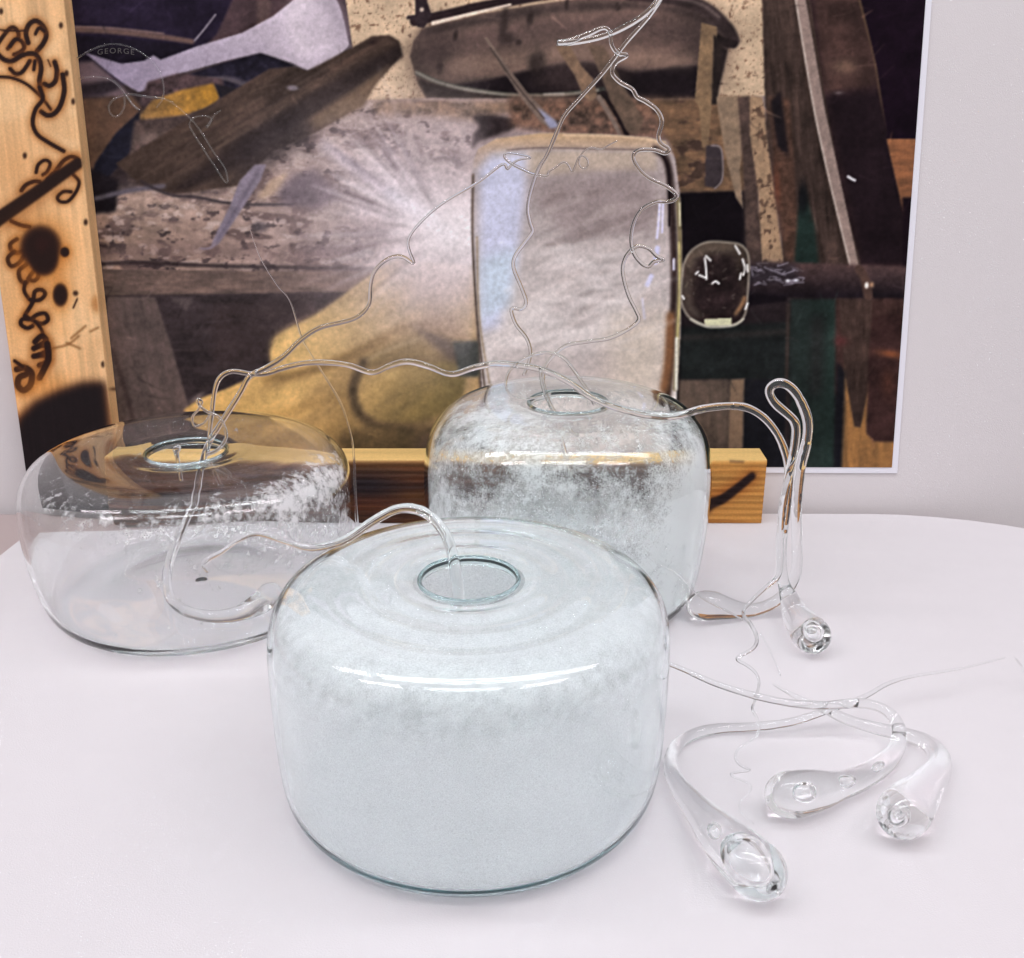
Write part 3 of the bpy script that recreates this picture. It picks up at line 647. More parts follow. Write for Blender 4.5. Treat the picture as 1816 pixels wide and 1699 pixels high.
poster_root = empty('poster', wall_pt(0.1, 0.1, 0.0))
tag(poster_root, 'large white-edged photograph of a glassblowing bench fixed on the wall board', 'poster')
inv = poster_root.matrix_basis.inverted()
sR0, tB = wall_st(1583, 829, 0.002)
sR1, _ = wall_st(1640, 0, 0.002)
sR = (sR0 + sR1) / 2
sL, _ = wall_st(118, 0, 0.002)
_, tT = wall_st(900, -45, 0.002)
print('poster right edge check', sR0, sR1, 'size', sR - sL, tT - tB)
MG = 0.0065
def to_root(o, root): o.parent = root; o.matrix_parent_inverse = root.matrix_basis.inverted(); return o
pp = plank('paper', sL - MG, sR + MG, tB - MG, tT + MG, 0.0008, 0.0016, M_MARGIN); to_root(pp, poster_root)
CP = paint_poster()
gw, gh = 840, 470
S, T = np.meshgrid(np.linspace(sL, sR, gw), np.linspace(tB, tT, gh))
o_, s_, t_, n_ = wall_frame(0.0022)
GP = np.array(o_)[None, None] + S[..., None] * np.array(s_) + T[..., None] * np.array(t_)
gu, gv = project(GP)
pic = grid_mesh('picture', GP, srgb_lin(CP.sample(gu, gv)) * KP, M_PRINT); to_root(pic, poster_root)
# lettering printed on the dark disc
def lettering(text, u0, v0, u1, v1, off, mat):
    d = bpy.data.curves.new('lettering', 'FONT'); d.body = text; d.size = 1.0; d.align_x = 'LEFT'; d.space_character = 1.25
    tmp = bpy.data.objects.new('lettering', d); COL.objects.link(tmp)
    bpy.context.view_layer.update()
    me = bpy.data.meshes.new_from_object(tmp.evaluated_get(bpy.context.evaluated_depsgraph_get()))
    me.name = 'lettering'
    bpy.data.objects.remove(tmp)
    xs = [v.co.x for v in me.vertices]; ys = [v.co.y for v in me.vertices]
    x0, x1, y0, y1 = min(xs), max(xs), min(ys), max(ys)
    for v in me.vertices:
        a = (v.co.x - x0) / (x1 - x0); b = (v.co.y - y0) / (y1 - y0)
        u = u0 + a * (u1 - u0); vv = v1 + (v0 - v1) * b - 3.0 * (1 - (2 * a - 1) ** 2)
        v.co = at_wall(u, vv, off)
    me.materials.append(mat)
    o = bpy.data.objects.new('lettering', me); COL.objects.link(o); return o
to_root(lettering('GEORGE', 173, 88, 238, 97.5, 0.0026, M_INK), poster_root)

# ------------------------------------------------------------------ scorched wooden board at the left
KW = 1.05
def paint_board():
    C = Canvas(-140, -60, 240, 1000, 0.8, (226, 186, 140), 7)
    g = C.noise(5, 83, 22, seed=2); g2 = C.noise(22, 83, 10, seed=3); g3 = C.noise(60, seed=4)
    C.put(np.ones_like(g), np.array((222, 178, 130.)) * (0.80 + 0.22 * g[..., None] + 0.18 * g2[..., None]), 1)
    C.put(np.clip((g3 - 0.5) * 3, 0, 1), (238, 204, 160), 0.5)
    C.blob(60, 560, 60, 90, (214, 150, 84), 0.5); C.blob(30, 300, 60, 60, (206, 146, 90), 0.35)
    dk = (34, 15, 9); halo = (140, 78, 28)
    def burn(pts, wd, h=1.0, col=dk):
        C.stroke(pts, wd * 2.7, halo, 4, 0.55 * h); C.stroke(pts, wd * 1.28, col, 0.6)
    for p, wd in (
        ([(-8, 84), (5, 65), (18, 50), (28, 51), (33, 64), (22, 76), (14, 86)], 6),
        ([(18, 82), (27, 70), (38, 73), (43, 84), (36, 92), (25, 97)], 6),
        ([(50, 76), (46, 58), (52, 43), (64, 37), (76, 46), (82, 62), (76, 78), (66, 90)], 7),
        ([(63, 60), (69, 50), (78, 55)], 5),
        ([(-6, 52), (20, 55), (46, 54)], 2.5),
        ([(-4, 96), (8, 106), (22, 108), (40, 98), (58, 95), (69, 104), (73, 122), (70, 142), (72, 160)], 7),
        ([(18, 122), (28, 131), (40, 127), (53, 108)], 6),
        ([(62, 108), (60, 124)], 5), ([(85, 106), (90, 118)], 2),
        ([(97, 110), (101, 126), (98, 144), (88, 152), (79, 149)], 7),
        ([(-6, 136), (20, 138), (45, 148), (65, 164), (78, 178), (90, 194)], 4.5),
        ([(111, 132), (114, 160), (108, 185), (98, 200), (85, 205), (73, 198)], 7),
        ([(70, 155), (76, 175), (63, 194), (58, 218), (66, 238), (85, 252), (113, 268)], 6),
        ([(64, 306), (68, 292), (80, 284), (89, 290), (84, 304), (76, 310)], 5),
        ([(98, 304), (112, 286), (126, 278), (138, 282), (140, 292)], 6),
        ([(130, 310), (140, 322), (136, 338), (122, 356), (108, 358), (102, 350), (112, 340), (126, 340)], 5),
        ([(38, 338), (46, 328), (60, 322), (70, 322)], 6), ([(84, 318), (94, 308), (102, 306)], 6),
        ([(20, 392), (36, 399), (52, 402)], 6),
        ([(30, 424), (18, 434), (24, 448), (40, 446)], 6), ([(26, 446), (14, 458), (20, 472), (34, 466), (42, 454)], 6),
        ([(46, 470), (34, 480), (36, 496), (46, 502), (54, 488), (64, 478), (68, 490), (60, 498), (50, 494)], 6),
        ([(45, 500), (43, 516), (52, 531)], 5.5),
        ([(54, 532), (70, 532), (80, 522), (74, 514), (62, 517), (58, 536), (46, 556)], 6),
        ([(44, 560), (58, 568), (74, 574), (85, 567), (80, 556), (66, 558), (54, 566), (40, 566), (37, 575), (48, 582), (58, 578)], 6),
        ([(62, 570), (72, 582), (78, 596)], 5),
        ([(62, 606), (74, 596), (82, 604), (72, 612), (60, 618), (76, 612), (86, 620), (74, 628), (60, 632), (78, 630), (86, 640), (70, 648)], 8),
        ([(84, 610), (86, 635), (78, 655), (70, 670)], 9),
        ([(30, 655), (44, 652), (56, 662), (54, 682), (42, 692), (32, 684), (34, 670), (46, 664)], 9),
        ([(26, 640), (40, 650)], 5)):
        burn(p, wd)
    C.stroke([(-10, 398), (60, 348), (140, 288)], 40, halo, 9, 0.5)
    C.stroke([(-14, 396), (60, 345), (138, 290)], 26, (34, 17, 12), 1.6, 1, 20)
    BL = ((72, 438, 35, 37), (78, 462, 24, 26), (107, 523, 13, 20), (115, 447, 8, 9))
    for (u, v, a, b) in BL: C.blob(u, v, a * 1.5, b * 1.45, (176, 104, 36), 0.8, 0, 2.5)
    for (u, v, a, b) in BL:
        C.blob(u, v, a * 1.05, b * 1.05, (34, 16, 12), 1.0, 0, 9)
    C.blob(76, 432, 15, 15, (46, 18, 15), 0.6, 0, 3)
    C.blob(134, 520, 5, 5, dk, 0.9, 0, 4); C.stroke([(137, 530), (130, 546)], 3, dk)
    C.blob(175, 538, 14, 17, (176, 118, 66), 0.85, 0, 4)
    for p in ([(92, 618), (120, 611), (140, 596)], [(160, 588), (174, 581)], [(118, 608), (142, 618)], [(126, 600), (152, 578)]): C.stroke(p, 4, (110, 66, 30), 1.2, 0.7)
    for (u, v) in ((118, 130), (108, 45), (130, 180), (44, 276), (152, 394), (183, 646), (2, 20)): C.blob(u, v, 4, 6, dk, 0.9, 0, 4)
    C.blob(75, 690, 60, 30, (196, 120, 46), 0.5)
    C.poly([(20, 745), (50, 722), (95, 700), (140, 686), (188, 680), (215, 900), (200, 1000), (-20, 1000)], (168, 92, 34), 9, 0.9)
    C.poly([(30, 745), (62, 712), (105, 692), (145, 678), (187, 676), (220, 1000), (-20, 1000), (20, 800)], (24, 15, 18), 7, 1, 0.15, g)
    # unburnt arris: the narrow right-hand face
    m = C.polymask([(113, -60), (106, -60), (113, 0), (186, 660), (200, 760), (216, 900), (300, 900), (160, -60)], 0.8)
    C.put(m, np.array((224, 180, 132.)) * (0.82 + 0.25 * g[..., None]), 0.8)
    C.blob(202, 690, 8, 3, (70, 40, 26), 0.8)
    return C
TH = 0.024
CB = paint_board()
fl0, fl1 = wall_st(-77, -40, TH), wall_st(55, 900, TH)
fr0, fr1 = wall_st(108, -40, TH), wall_st(215, 900, TH)
nb, mb_ = 420, 110
A = np.linspace(0, 1, nb)[:, None]; B = np.linspace(0, 1, mb_)[None, :]
Lp = np.array(fl0)[None, None] * (1 - A[..., None]) + np.array(fl1)[None, None] * A[..., None]
Rp = np.array(fr0)[None, None] * (1 - A[..., None]) + np.array(fr1)[None, None] * A[..., None]
LR = Lp * (1 - B[..., None]) + Rp * B[..., None]
o_, s_, t_, n_ = wall_frame(TH)
BP = np.array(o_)[None, None] + LR[..., 0:1] * np.array(s_) + LR[..., 1:2] * np.array(t_)
# run the sheet of vertices round the right arris and the left one so the board is solid
nrm = np.array(n_)
side_n = 8
extra = [BP[:, -1] - nrm[None] * (TH - 0.003) * k / side_n for k in range(1, side_n + 1)]
BPx = np.concatenate([BP, np.stack(extra, 1)], 1)
left_edge = (BP[:, :1] - nrm[None, None] * (TH - 0.003))
BPx = np.concatenate([left_edge, BPx], 1)
bu, bv = project(BPx)
bc = CB.sample(bu, bv)
board = grid_mesh('wooden_board', BPx[::-1], srgb_lin(bc[::-1]) * KW, M_WOOD)
tag(board, 'upright pine board with burnt squiggles and a charred lower end', 'wooden board')

# ------------------------------------------------------------------ scorched beam lying at the foot of the wall
def paint_beam():
    C = Canvas(180, 780, 1380, 940, 0.8, (196, 140, 72), 11)
    lines = C.noise(5.5, 1, 45, oct=3, seed=5); n2 = C.noise(40, 0, 3, seed=6)
    base = np.array((206, 148, 78.)) * (0.70 + 0.46 * lines[..., None])
    C.put(np.ones_like(lines), base)
    C.put(np.clip((lines - 0.55) * 5, 0, 1), (132, 80, 36), 0.6)
    dk = C.polymask([(150, 816), (700, 816), (900, 816), (1195, 816), (1215, 845), (1190, 940), (150, 940)], 26)
    C.put(dk, np.array((44, 24, 20.)) * (0.7 + 0.8 * lines[..., None]), 0.97)
    C.put(dk * np.clip((lines - 0.52) * 5, 0, 1), (104, 58, 28), 0.7)
    C.blob(735, 880, 50, 10, (120, 78, 36), 0.6); C.blob(650, 890, 60, 12, (92, 46, 26), 0.7); C.blob(650, 860, 60, 22, (26, 22, 32), 0.8)
    C.stroke([(1180, 880), (1240, 886), (1270, 882), (1300, 868), (1334, 845)], 26, (150, 84, 34), 7, 0.7)
    C.stroke([(1180, 900), (1240, 896), (1275, 888), (1302, 870), (1334, 844)], 21, (30, 15, 16), 1.6, 1, 13)
    C.stroke([(1255, 906), (1262, 894)], 10, (44, 24, 20), 3)
    C.put(C.polymask([(100, 770), (1400, 770), (1400, 817), (100, 817)], 0.9), np.array((212, 178, 116.)) * (0.88 + 0.2 * lines[..., None]), 1)
    C.stroke([(1295, 818), (1318, 819)], 4, (60, 36, 26), 1, 0.9)
    C.stroke([(100, 818), (1400, 818)], 2.5, (228, 190, 122), 0.8, 0.5)
    return C
CM = paint_beam()
pl_, pr_ = at_z(200, 926, 0.001), at_z(1350, 927.5, 0.001)
yf = 1.046
bx0, bx1 = pl_.x * yf / pl_.y, at_z(1350, 927, 0.001).x
ztop = at_y(1300, 817, yf).z
zz = np.linspace(0.0006, ztop, 60)
rows = [np.stack([np.linspace(bx0, bx1, 400), np.full(400, yf), np.full(400, z)], -1) for z in zz]
for yy in (yf + 0.0015,) + tuple(np.linspace(yf + 0.006, yf + 0.036, 8)):
    rows.append(np.stack([np.linspace(bx0, bx1, 400), np.full(400, yy), np.full(400, ztop + 0.0008)], -1))
BM = np.stack(rows, 0)
BM[:, :, 1] += 0.0007 * np.sin(BM[:, :, 2] * 900)          # weathered rings stand proud
BMe = np.concatenate([BM, BM[:, -1:] * np.array([1, 1, 1])], 1)
mu, mv = project(BM)
beam_root = empty('wooden_beam', ((bx0 + bx1) / 2, yf + 0.018, 0.0))
tag(beam_root, 'scorched pine beam lying along the wall behind the glass jars', 'wooden beam')
front = grid_mesh('charred_face', BM, srgb_lin(CM.sample(mu, mv)) * KW, M_WOOD); to_root(front, beam_root)
# sawn right-hand end and back
yb = yf + 0.036
ev = [(bx1, yf, 0.0006), (bx1, yb, 0.0006), (bx1, yb, ztop + 0.0008), (bx1, yf, ztop + 0.0008), (bx0, yf, 0.0006), (bx0, yb, 0.0006), (bx0, yb, ztop + 0.0008), (bx0, yf, ztop + 0.0008)]
en = obj_from('sawn_end', ev, [(0, 1, 2, 3), (7, 6, 5, 4), (1, 5, 6, 2)], M_WOOD); set_colors(en.data, srgb_lin(np.tile(np.array([[214, 170, 108.]]), (8, 1))))
to_root(en, beam_root)

# ------------------------------------------------------------------ glass jars
def catmull(P, n=6):
    return Canvas.smooth(P, False, n)
def lathe(name, prof, seg, mat, parent, wob=0.0, seed=0, closed=True, flip=False):
    """prof: (k,2) r,z ; closed loop of profile"""
    k = len(prof); V = []
    ph = [random.Random(seed + i).uniform(0, 6.28) for i in range(4)]
    a = np.linspace(0, 2 * math.pi, seg, endpoint=False)
    wv = 1 + wob * (np.sin(2 * a + ph[0]) + 0.6 * np.sin(3 * a + ph[1]) + 0.35 * np.sin(5 * a + ph[2]))
    P = np.array(prof)
    X = P[:, 0][:, None] * np.cos(a) * wv; Y = P[:, 0][:, None] * np.sin(a) * wv
    Z = np.repeat(P[:, 1][:, None], seg, 1)
    co = np.stack([X, Y, Z], -1).reshape(-1, 3)
    faces = []
    rngk = range(k if closed else k - 1)
    for i in rngk:
        i2 = (i + 1) % k
        for j in range(seg):
            j2 = (j + 1) % seg
            q = (i * seg + j, i * seg + j2, i2 * seg + j2, i2 * seg + j)
            faces.append(q[::-1] if flip else q)
    o = obj_from(name, co, faces, mat, parent, True)
    return o, co
def fbm(P, scale, oct=4, off=0.0):
    return np.array([mnoise.fractal(Vector(p) * scale + Vector((off, off * 2, 3.1)), 0.7, 2.1, oct) for p in P])

def sst(x, a, b):
    t = np.clip((x - a) / (b - a), 0, 1); return t * t * (3 - 2 * t)

def jar(loc, R, prof_out, hole, wall_t, frost_mat, density, label, seed, seg=144, glass=None):
    root = empty('glass_jar', loc)
    tag(root, label, 'glass jar', 'squat glass jars on the white sheet')
    po = catmull(prof_out, 6)                               # from bottom centre outwards and up to the hole
    # inward offset for the inner wall
    d = np.gradient(po, axis=0); nn = np.stack([-d[:, 1], d[:, 0]], 1); nn /= np.linalg.norm(nn, axis=1)[:, None] + 1e-9
    tt = wall_t * (1 + 0.55 * np.exp(-(po[:, 1] / 0.009) ** 2) * sst(po[:, 0], 0.06, 0.10))
    pi = po + nn * tt[:, None]; pi[:, 0] = np.maximum(pi[:, 0], 0.0003)
    # rounded lip
    lip_c = (po[-1] + pi[-1]) / 2; r = wall_t / 2
    v0 = po[-1] - lip_c; a0 = math.atan2(v0[1], v0[0]); lip = []
    for i in range(1, 8):
        a = a0 + math.pi * i / 8
        lip.append(lip_c + r * np.array([math.cos(a), math.sin(a)]))
    po[0, 0] = 0.0003
    body, _ = lathe('body', np.concatenate([po, np.array(lip), pi[::-1]]), seg, glass or M_JAR, root, 0.0035, seed, True)
    # thick fire-polished rim
    rim = []
    for i in range(12):
        a = 2 * math.pi * i / 12
        rim.append((hole - 0.0019 + 0.0017 * math.cos(a), lip_c[1] - 0.0006 + 0.0038 * math.sin(a)))
    lathe('rim', rim, seg, M_RIM, root, 0.0035, seed, True)
    # crystals on the inside
    pf = po + nn * (tt[:, None] + 0.0006); pf[:, 0] = np.maximum(pf[:, 0], 0.0003)
    arc = np.concatenate([[0], np.cumsum(np.hypot(*np.diff(pf, axis=0).T))])
    ss = np.linspace(0, arc[-1] - 0.002, 120)
    pf = np.stack([np.interp(ss, arc, pf[:, 0]), np.interp(ss, arc, pf[:, 1])], 1)
    fo, co = lathe('frost_coating', pf, 240, frost_mat, root, 0.0035, seed, False)
    dens = density(co)
    at = fo.data.attributes.new('frost_amount', 'FLOAT', 'POINT'); at.data.foreach_set('value', dens.astype(np.float32))
    return root

M_FROST = mat_frost('white_salt_frost', (0.925, 0.946, 0.950), 0.85, 1300, 0.4, 0.90, 0.12)
M_FROST2 = mat_frost('patchy_salt_frost', (0.91, 0.94, 0.94), 0.38, 800, 0.6, 0.94, 0.35)
M_FROST3 = mat_frost('speckled_salt_frost', (0.93, 0.915, 0.925), 0.34, 760, 0.6, 0.90, 0.5)

def ang(co): return np.degrees(np.arctan2(co[:, 1], co[:, 0]))


# front jar: milky all over
Rf, Hf = 0.1255, 0.157
prof_f = [(0, 0.007), (0.05, 0.003), (0.095, 0.0), (0.112, 0.0), (0.1205, 0.005), (0.1260, 0.016), (0.1285, 0.040), (0.1295, 0.072), (0.1295, 0.102), (0.1288, 0.118), (0.1252, 0.1335), (0.1175, 0.1440), (0.104, 0.1502), (0.094, 0.1516), (0.084, 0.1514), (0.072, 0.1530), (0.060, 0.1524), (0.048, 0.1534), (0.040, 0.1526), (0.0335, 0.1520)]
def dens_f(co):
    z = co[:, 2]; r = np.hypot(co[:, 0], co[:, 1])
    n = fbm(co, 14) * 0.16 + fbm(co, 90, 3, 5.0) * 0.03
    d = 1.06 + n
    d += (fbm(co, 150, 3, 9.0) * 0.50 - 0.10) * np.exp(-((z - 0.130) / 0.014) ** 2)
    d -= 0.16 * sst(z, 0.144, 0.151)                      # a little thinner on the flat top
    d -= 0.15 * (1 - sst(z, 0.004, 0.02)) + 0.5 * np.exp(-((z - 0.010) / 0.006) ** 2) * (r > 0.10)
    th = ang(co)
    d -= 0.5 * np.exp(-((z - 0.132) / 0.012) ** 2) * (np.exp(-((th + 165) / 22) ** 2) + np.exp(-((th - 20) / 20) ** 2) * 0.8)
    return d
jar((-0.0275, 0.610, 0.0004), Rf, prof_f, 0.0335, 0.0034, M_FROST, dens_f, 'nearest squat glass jar, milky white all over, with a hooked glass tail in its hole', 1)

# back jar: patchy frost
prof_b = [(0, 0.006), (0.05, 0.003), (0.090, 0.0), (0.106, 0.001), (0.116, 0.008), (0.122, 0.025), (0.1265, 0.06), (0.1285, 0.10), (0.1275, 0.130), (0.1215, 0.156), (0.107, 0.174), (0.085, 0.183), (0.06, 0.1850), (0.043, 0.184), (0.0365, 0.183)]
def dens_b(co):
    z = co[:, 2]; x = co[:, 0]; fr = np.clip(-co[:, 1] / 0.05 + 0.3, 0, 1)
    n = fbm(co, 24) * 0.34 + fbm(co, 75, 4, 7.0) * 0.30
    d = 0.74 + n
    d -= 0.62 * fr * np.exp(-((x - 0.000) / 0.042) ** 2 - ((z - 0.130) / 0.013) ** 2)
    d -= 0.50 * fr * np.exp(-((x - 0.045) / 0.045) ** 2 - ((z - 0.157) / 0.012) ** 2)
    d -= 0.60 * np.exp(-((x - 0.030) / 0.05) ** 2 - ((z - 0.178) / 0.014) ** 2)
    d -= 0.30 * fr * np.exp(-((x + 0.075) / 0.035) ** 2 - ((z - 0.140) / 0.03) ** 2)
    d += 0.45 * fr * sst(x, 0.035, 0.10) * (1 - sst(z, 0.135, 0.17))
    d -= 0.70 * (1 - fr) * sst(z, 0.030, 0.07)
    d -= 0.6 * (1 - sst(z, 0.004, 0.018))
    return d
jar((0.0490, 0.892, 0.0004), 0.1245, prof_b, 0.0365, 0.0034, M_FROST2, dens_b, 'tall rounded glass jar at the back, frosted in patches, under the long threads', 2)

# left jar: clear with speckled shoulder
prof_l = [(0, 0.007), (0.06, 0.003), (0.100, 0.0), (0.120, 0.0005), (0.131, 0.007), (0.1380, 0.024), (0.1430, 0.052), (0.1450, 0.080), (0.1438, 0.105), (0.1385, 0.123), (0.1270, 0.1350), (0.108, 0.1405), (0.085, 0.1420), (0.06, 0.1410), (0.044, 0.1385), (0.037, 0.1375)]
def dens_l(co):
    z = co[:, 2]; x = co[:, 0]; y = co[:, 1]; th = ang(co)
    n = fbm(co, 30) * 0.26 + fbm(co, 120, 4, 3.0) * 0.44
    d = -0.22 + n * 0.9
    fr = np.clip(-y / 0.06 + 0.6, 0, 1)
    d += 0.55 * fr * np.exp(-((z - 0.124) / 0.011) ** 2) * sst(x, -0.135, -0.06)
    d += 0.46 * fr * sst(x, 0.03, 0.12) * sst(z, 0.055, 0.10) * (1 - sst(z, 0.132, 0.142))
    d += 0.16 * fr * sst(z, 0.04, 0.09) * (1 - sst(z, 0.105, 0.125)) * sst(x, -0.12, 0.05)
    d -= 0.5 * (1 - sst(z, 0.004, 0.02)); d -= 0.35 * sst(z, 0.134, 0.141)
    return d
jar((-0.290, 0.891, 0.0004), 0.1445, prof_l, 0.037, 0.0034, M_FROST3, dens_l, 'flat wide glass jar at the left, mostly clear with a speckled shoulder', 3, glass=M_JAR2)

# ------------------------------------------------------------------ drawn glass: drops with tails, and threads
def tube_mesh(name, pts, radii, seg=12, sub=6, wob=0.06, seed=0, tip=0.0):
    """one continuous blown/drawn surface along a smoothed path with smoothed radii and rounded ends"""
    Q = np.concatenate([np.array([tuple(p) for p in pts]), np.array(radii)[:, None]], 1)
    Q = catmull(Q, sub); P = Q[:, :3]; R = np.maximum(Q[:, 3], 0.00012)
    keep = [0]
    for i in range(1, len(P)):
        if np.linalg.norm(P[i] - P[keep[-1]]) > 1e-5: keep.append(i)
    P = P[keep]; R = R[keep]
    rng = random.Random(seed); ph = rng.uniform(0, 9)
    if tip:                                     # blunt blown end: an elliptical nose of the drop's own radius
        L = np.concatenate([[0], np.cumsum(np.linalg.norm(np.diff(P, axis=0), axis=1))])
        Lc = tip * 1.15
        sn = np.concatenate([Lc * (1 - np.cos(np.linspace(0.05, math.pi / 2, 18))), np.arange(Lc * 1.08, L[-1], 0.0022), [L[-1]]])
        P = np.stack([np.interp(sn, L, P[:, k]) for k in range(3)], 1); R = np.interp(sn, L, R)
        R = np.where(sn < Lc, tip * np.sqrt(np.maximum(0, 1 - (1 - sn / Lc) ** 2)) * np.minimum(1, R / tip), R)
        for _ in range(3):                      # ease the joints of the interpolation
            P[1:-1] = 0.25 * P[:-2] + 0.5 * P[1:-1] + 0.25 * P[2:]
            R[19:-1] = 0.25 * R[18:-2] + 0.5 * R[19:-1] + 0.25 * R[20:]
    L = np.concatenate([[0], np.cumsum(np.linalg.norm(np.diff(P, axis=0), axis=1))])
    R = R * (1 + wob * np.minimum(1, (0.0036 / R) ** 2) * np.array([mnoise.noise(Vector((l * 55 + ph, ph, 0))) + 0.6 * mnoise.noise(Vector((l * 210 + ph, 4.0, ph))) for l in L]))
    def cap(p, dirv, r, t0):
        out = []
        for a in t0: out.append((p + dirv * r * math.sin(a), max(r * math.cos(a), 1e-5)))
        return out
    T = np.gradient(P, axis=0); T /= np.linalg.norm(T, axis=1)[:, None]
    angs = [math.radians(q) for q in (25, 48, 66, 80, 89)]
    rings = [(p, r, T[0]) for p, r in cap(P[0], -T[0], R[0], angs if not tip else [0.6])][::-1]
    rings += [(P[i], R[i], T[i]) for i in range(len(P))]
    rings += [(p, r, T[-1]) for p, r in cap(P[-1], T[-1], R[-1], angs)]
    t = rings[0][2]; up = np.cross(t, [0, 0, 1.0])
    if np.linalg.norm(up) < 0.1: up = np.cross(t, [1.0, 0, 0])
    up /= np.linalg.norm(up); V = []; Fc = []
    for p, r, t in rings:
        up = up - t * np.dot(up, t); up /= np.linalg.norm(up) + 1e-12; sd = np.cross(t, up)
        for j in range(seg):
            a = 2 * math.pi * j / seg
            V.append(p + r * (math.cos(a) * up + math.sin(a) * sd))
    n = len(rings)
    for i in range(n - 1):
        for j in range(seg):
            j2 = (j + 1) % seg
            Fc.append((i * seg + j, i * seg + j2, (i + 1) * seg + j2, (i + 1) * seg + j))
    Fc.append(tuple(range(seg))[::-1]); Fc.append(tuple((n - 1) * seg + j for j in range(seg)))
    return V, Fc
def place(p, r):
    """(u, v, where): where = depth Y, 't' resting on the table, ('z', height) or 'w' against the wall"""
    u, v, k = p[0], p[1], p[2]
    if k == 't': return at_z(u, v, r + 0.0004)
    if k == 'f': return at_z(u, v, r + 0.0055)
    if isinstance(k, tuple): return at_z(u, v, k[1])
    if k == 'w': return at_wall(u, v, 0.007)
    return at_y(u, v, k)
def glass_line(name, pts, label, cat, group, seg=12, sub=6, seed=0, wob=0.11, parent=None, tip=False):
    P = []; R = []; tr = 0.0
    if tip:
        tr = max(q[3] for q in pts[:6]); k = [q[3] for q in pts].index(tr)
        pts = [(q[0], q[1], q[2], tr) for q in pts[:k]] + list(pts[k:])
    for p in pts:
        k = p[2] if len(p) > 2 else None
        P.append(place(p, p[3])); R.append(p[3])
    V, Fc = tube_mesh(name, P, R, seg, sub, wob, seed, tr)
    base = min(V, key=lambda q: q[2])
    o = obj_from(name, V, Fc, M_CLEAR, parent, True)
    if label: tag(o, label, cat, group)
    return o
def bubble(parent, P, r, axis=(1, 0, 0), longer=1.6, seed=0):
    """an air bubble: its faces look inwards, so light leaves the glass there"""
    bm = bmesh.new(); bmesh.ops.create_uvsphere(bm, u_segments=24, v_segments=14, radius=r)
    q = Vector(axis).to_track_quat('Z', 'Y')
    for v in bm.verts:
        k = 1 + 0.06 * mnoise.noise(v.co * (1.0 / r) + Vector((seed, 0, 0)))
        v.co = q @ Vector((v.co.x, v.co.y, v.co.z * longer)) * k + P
    bmesh.ops.reverse_faces(bm, faces=bm.faces)
    me = bpy.data.meshes.new('air_bubble'); bm.to_mesh(me); bm.free()
    me.polygons.foreach_set('use_smooth', [True] * len(me.polygons)); me.materials.append(M_CLEAR)
    o = bpy.data.objects.new('air_bubble', me); COL.objects.link(o); o.parent = parent
    return o
def inside(u0, v0, u1, v1, z):
    a, b = at_z(u0, v0, z), at_z(u1, v1, z); return (a + b) / 2, (b - a)
def rr(lst, r0, r1):
    n = len(lst); return [(*p, r0 + (r1 - r0) * i / max(1, n - 1)) for i, p in enumerate(lst)]
GD, GT = 'long-tailed glass drops', 'fine drawn glass threads'

# drop nearest the viewer
A = [(1384, 1578, 't', .0172), (1366, 1563, 't', .0172), (1340, 1541, 't', .0172), (1305, 1508, 't', .0162), (1270, 1472, 't', .0132), (1236, 1433, 't', .0092), (1205, 1394, 't', .0066),
     (1189, 1357, 't', .0052), (1200, 1322, 't', .0046), (1230, 1302, 't', .0042), (1275, 1292, 't', .0038), (1335, 1289, 't', .0034), (1400, 1281, ('z', .008), .0030), (1450, 1266, ('z', .013), .0025),
     (1500, 1249, ('z', .018), .0021), (1540, 1232, ('z', .020), .0018), (1575, 1212, ('z', .022), .0015), (1620, 1199, ('z', .022), .0012), (1700, 1186, ('z', .022), .0009), (1782, 1166, ('z', .022), .0006)]
dA = glass_line('glass_drop', A, 'glass drop lowest in the photo, its tail curling up beside the milky jar', 'glass drop', GD, 24, 7, 1, tip=True)
p_, a_ = inside(1352, 1552, 1300, 1502, .0180); bubble(dA, p_, .0085, a_, 1.9, 3)
p_, a_ = inside(1284, 1490, 1270, 1474, .0170); bubble(dA, p_, .0030, a_, 2.2, 4)
Bp = [(1362, 1420, 't', .0150), (1382, 1414, 't', .0150), (1408, 1408, 't', .0152), (1445, 1402, 't', .0138), (1485, 1394, 't', .0100), (1525, 1380, 't', .0086), (1562, 1358, 't', .0076), (1588, 1330, 't', .0062),
      (1595, 1300, ('z', .010), .0050), (1585, 1272, ('z', .013), .0043), (1560, 1254, ('z', .016), .0038), (1520, 1247, ('z', .020), .0035), (1460, 1251, ('z', .024), .0032), (1400, 1247, ('z', .028), .0029),
      (1335, 1233, ('z', .033), .0026), (1270, 1213, ('z', .037), .0022), (1220, 1191, ('z', .040), .0019), (1186, 1177, ('z', .041), .0017)]
dB = glass_line('glass_drop', Bp, 'glass drop pointing left, middle one of the right-hand group, thick curved neck', 'glass drop', GD, 24, 7, 2, tip=True)
p_, a_ = inside(1432, 1403, 1412, 1407, .018); bubble(dB, p_, .0050, a_, 1.5, 5)
p_, a_ = inside(1508, 1385, 1482, 1392, .012); bubble(dB, p_, .0028, a_, 3.0, 6)
p_, a_ = inside(1560, 1358, 1545, 1368, .010); bubble(dB, p_, .0018, a_, 4.0, 8)
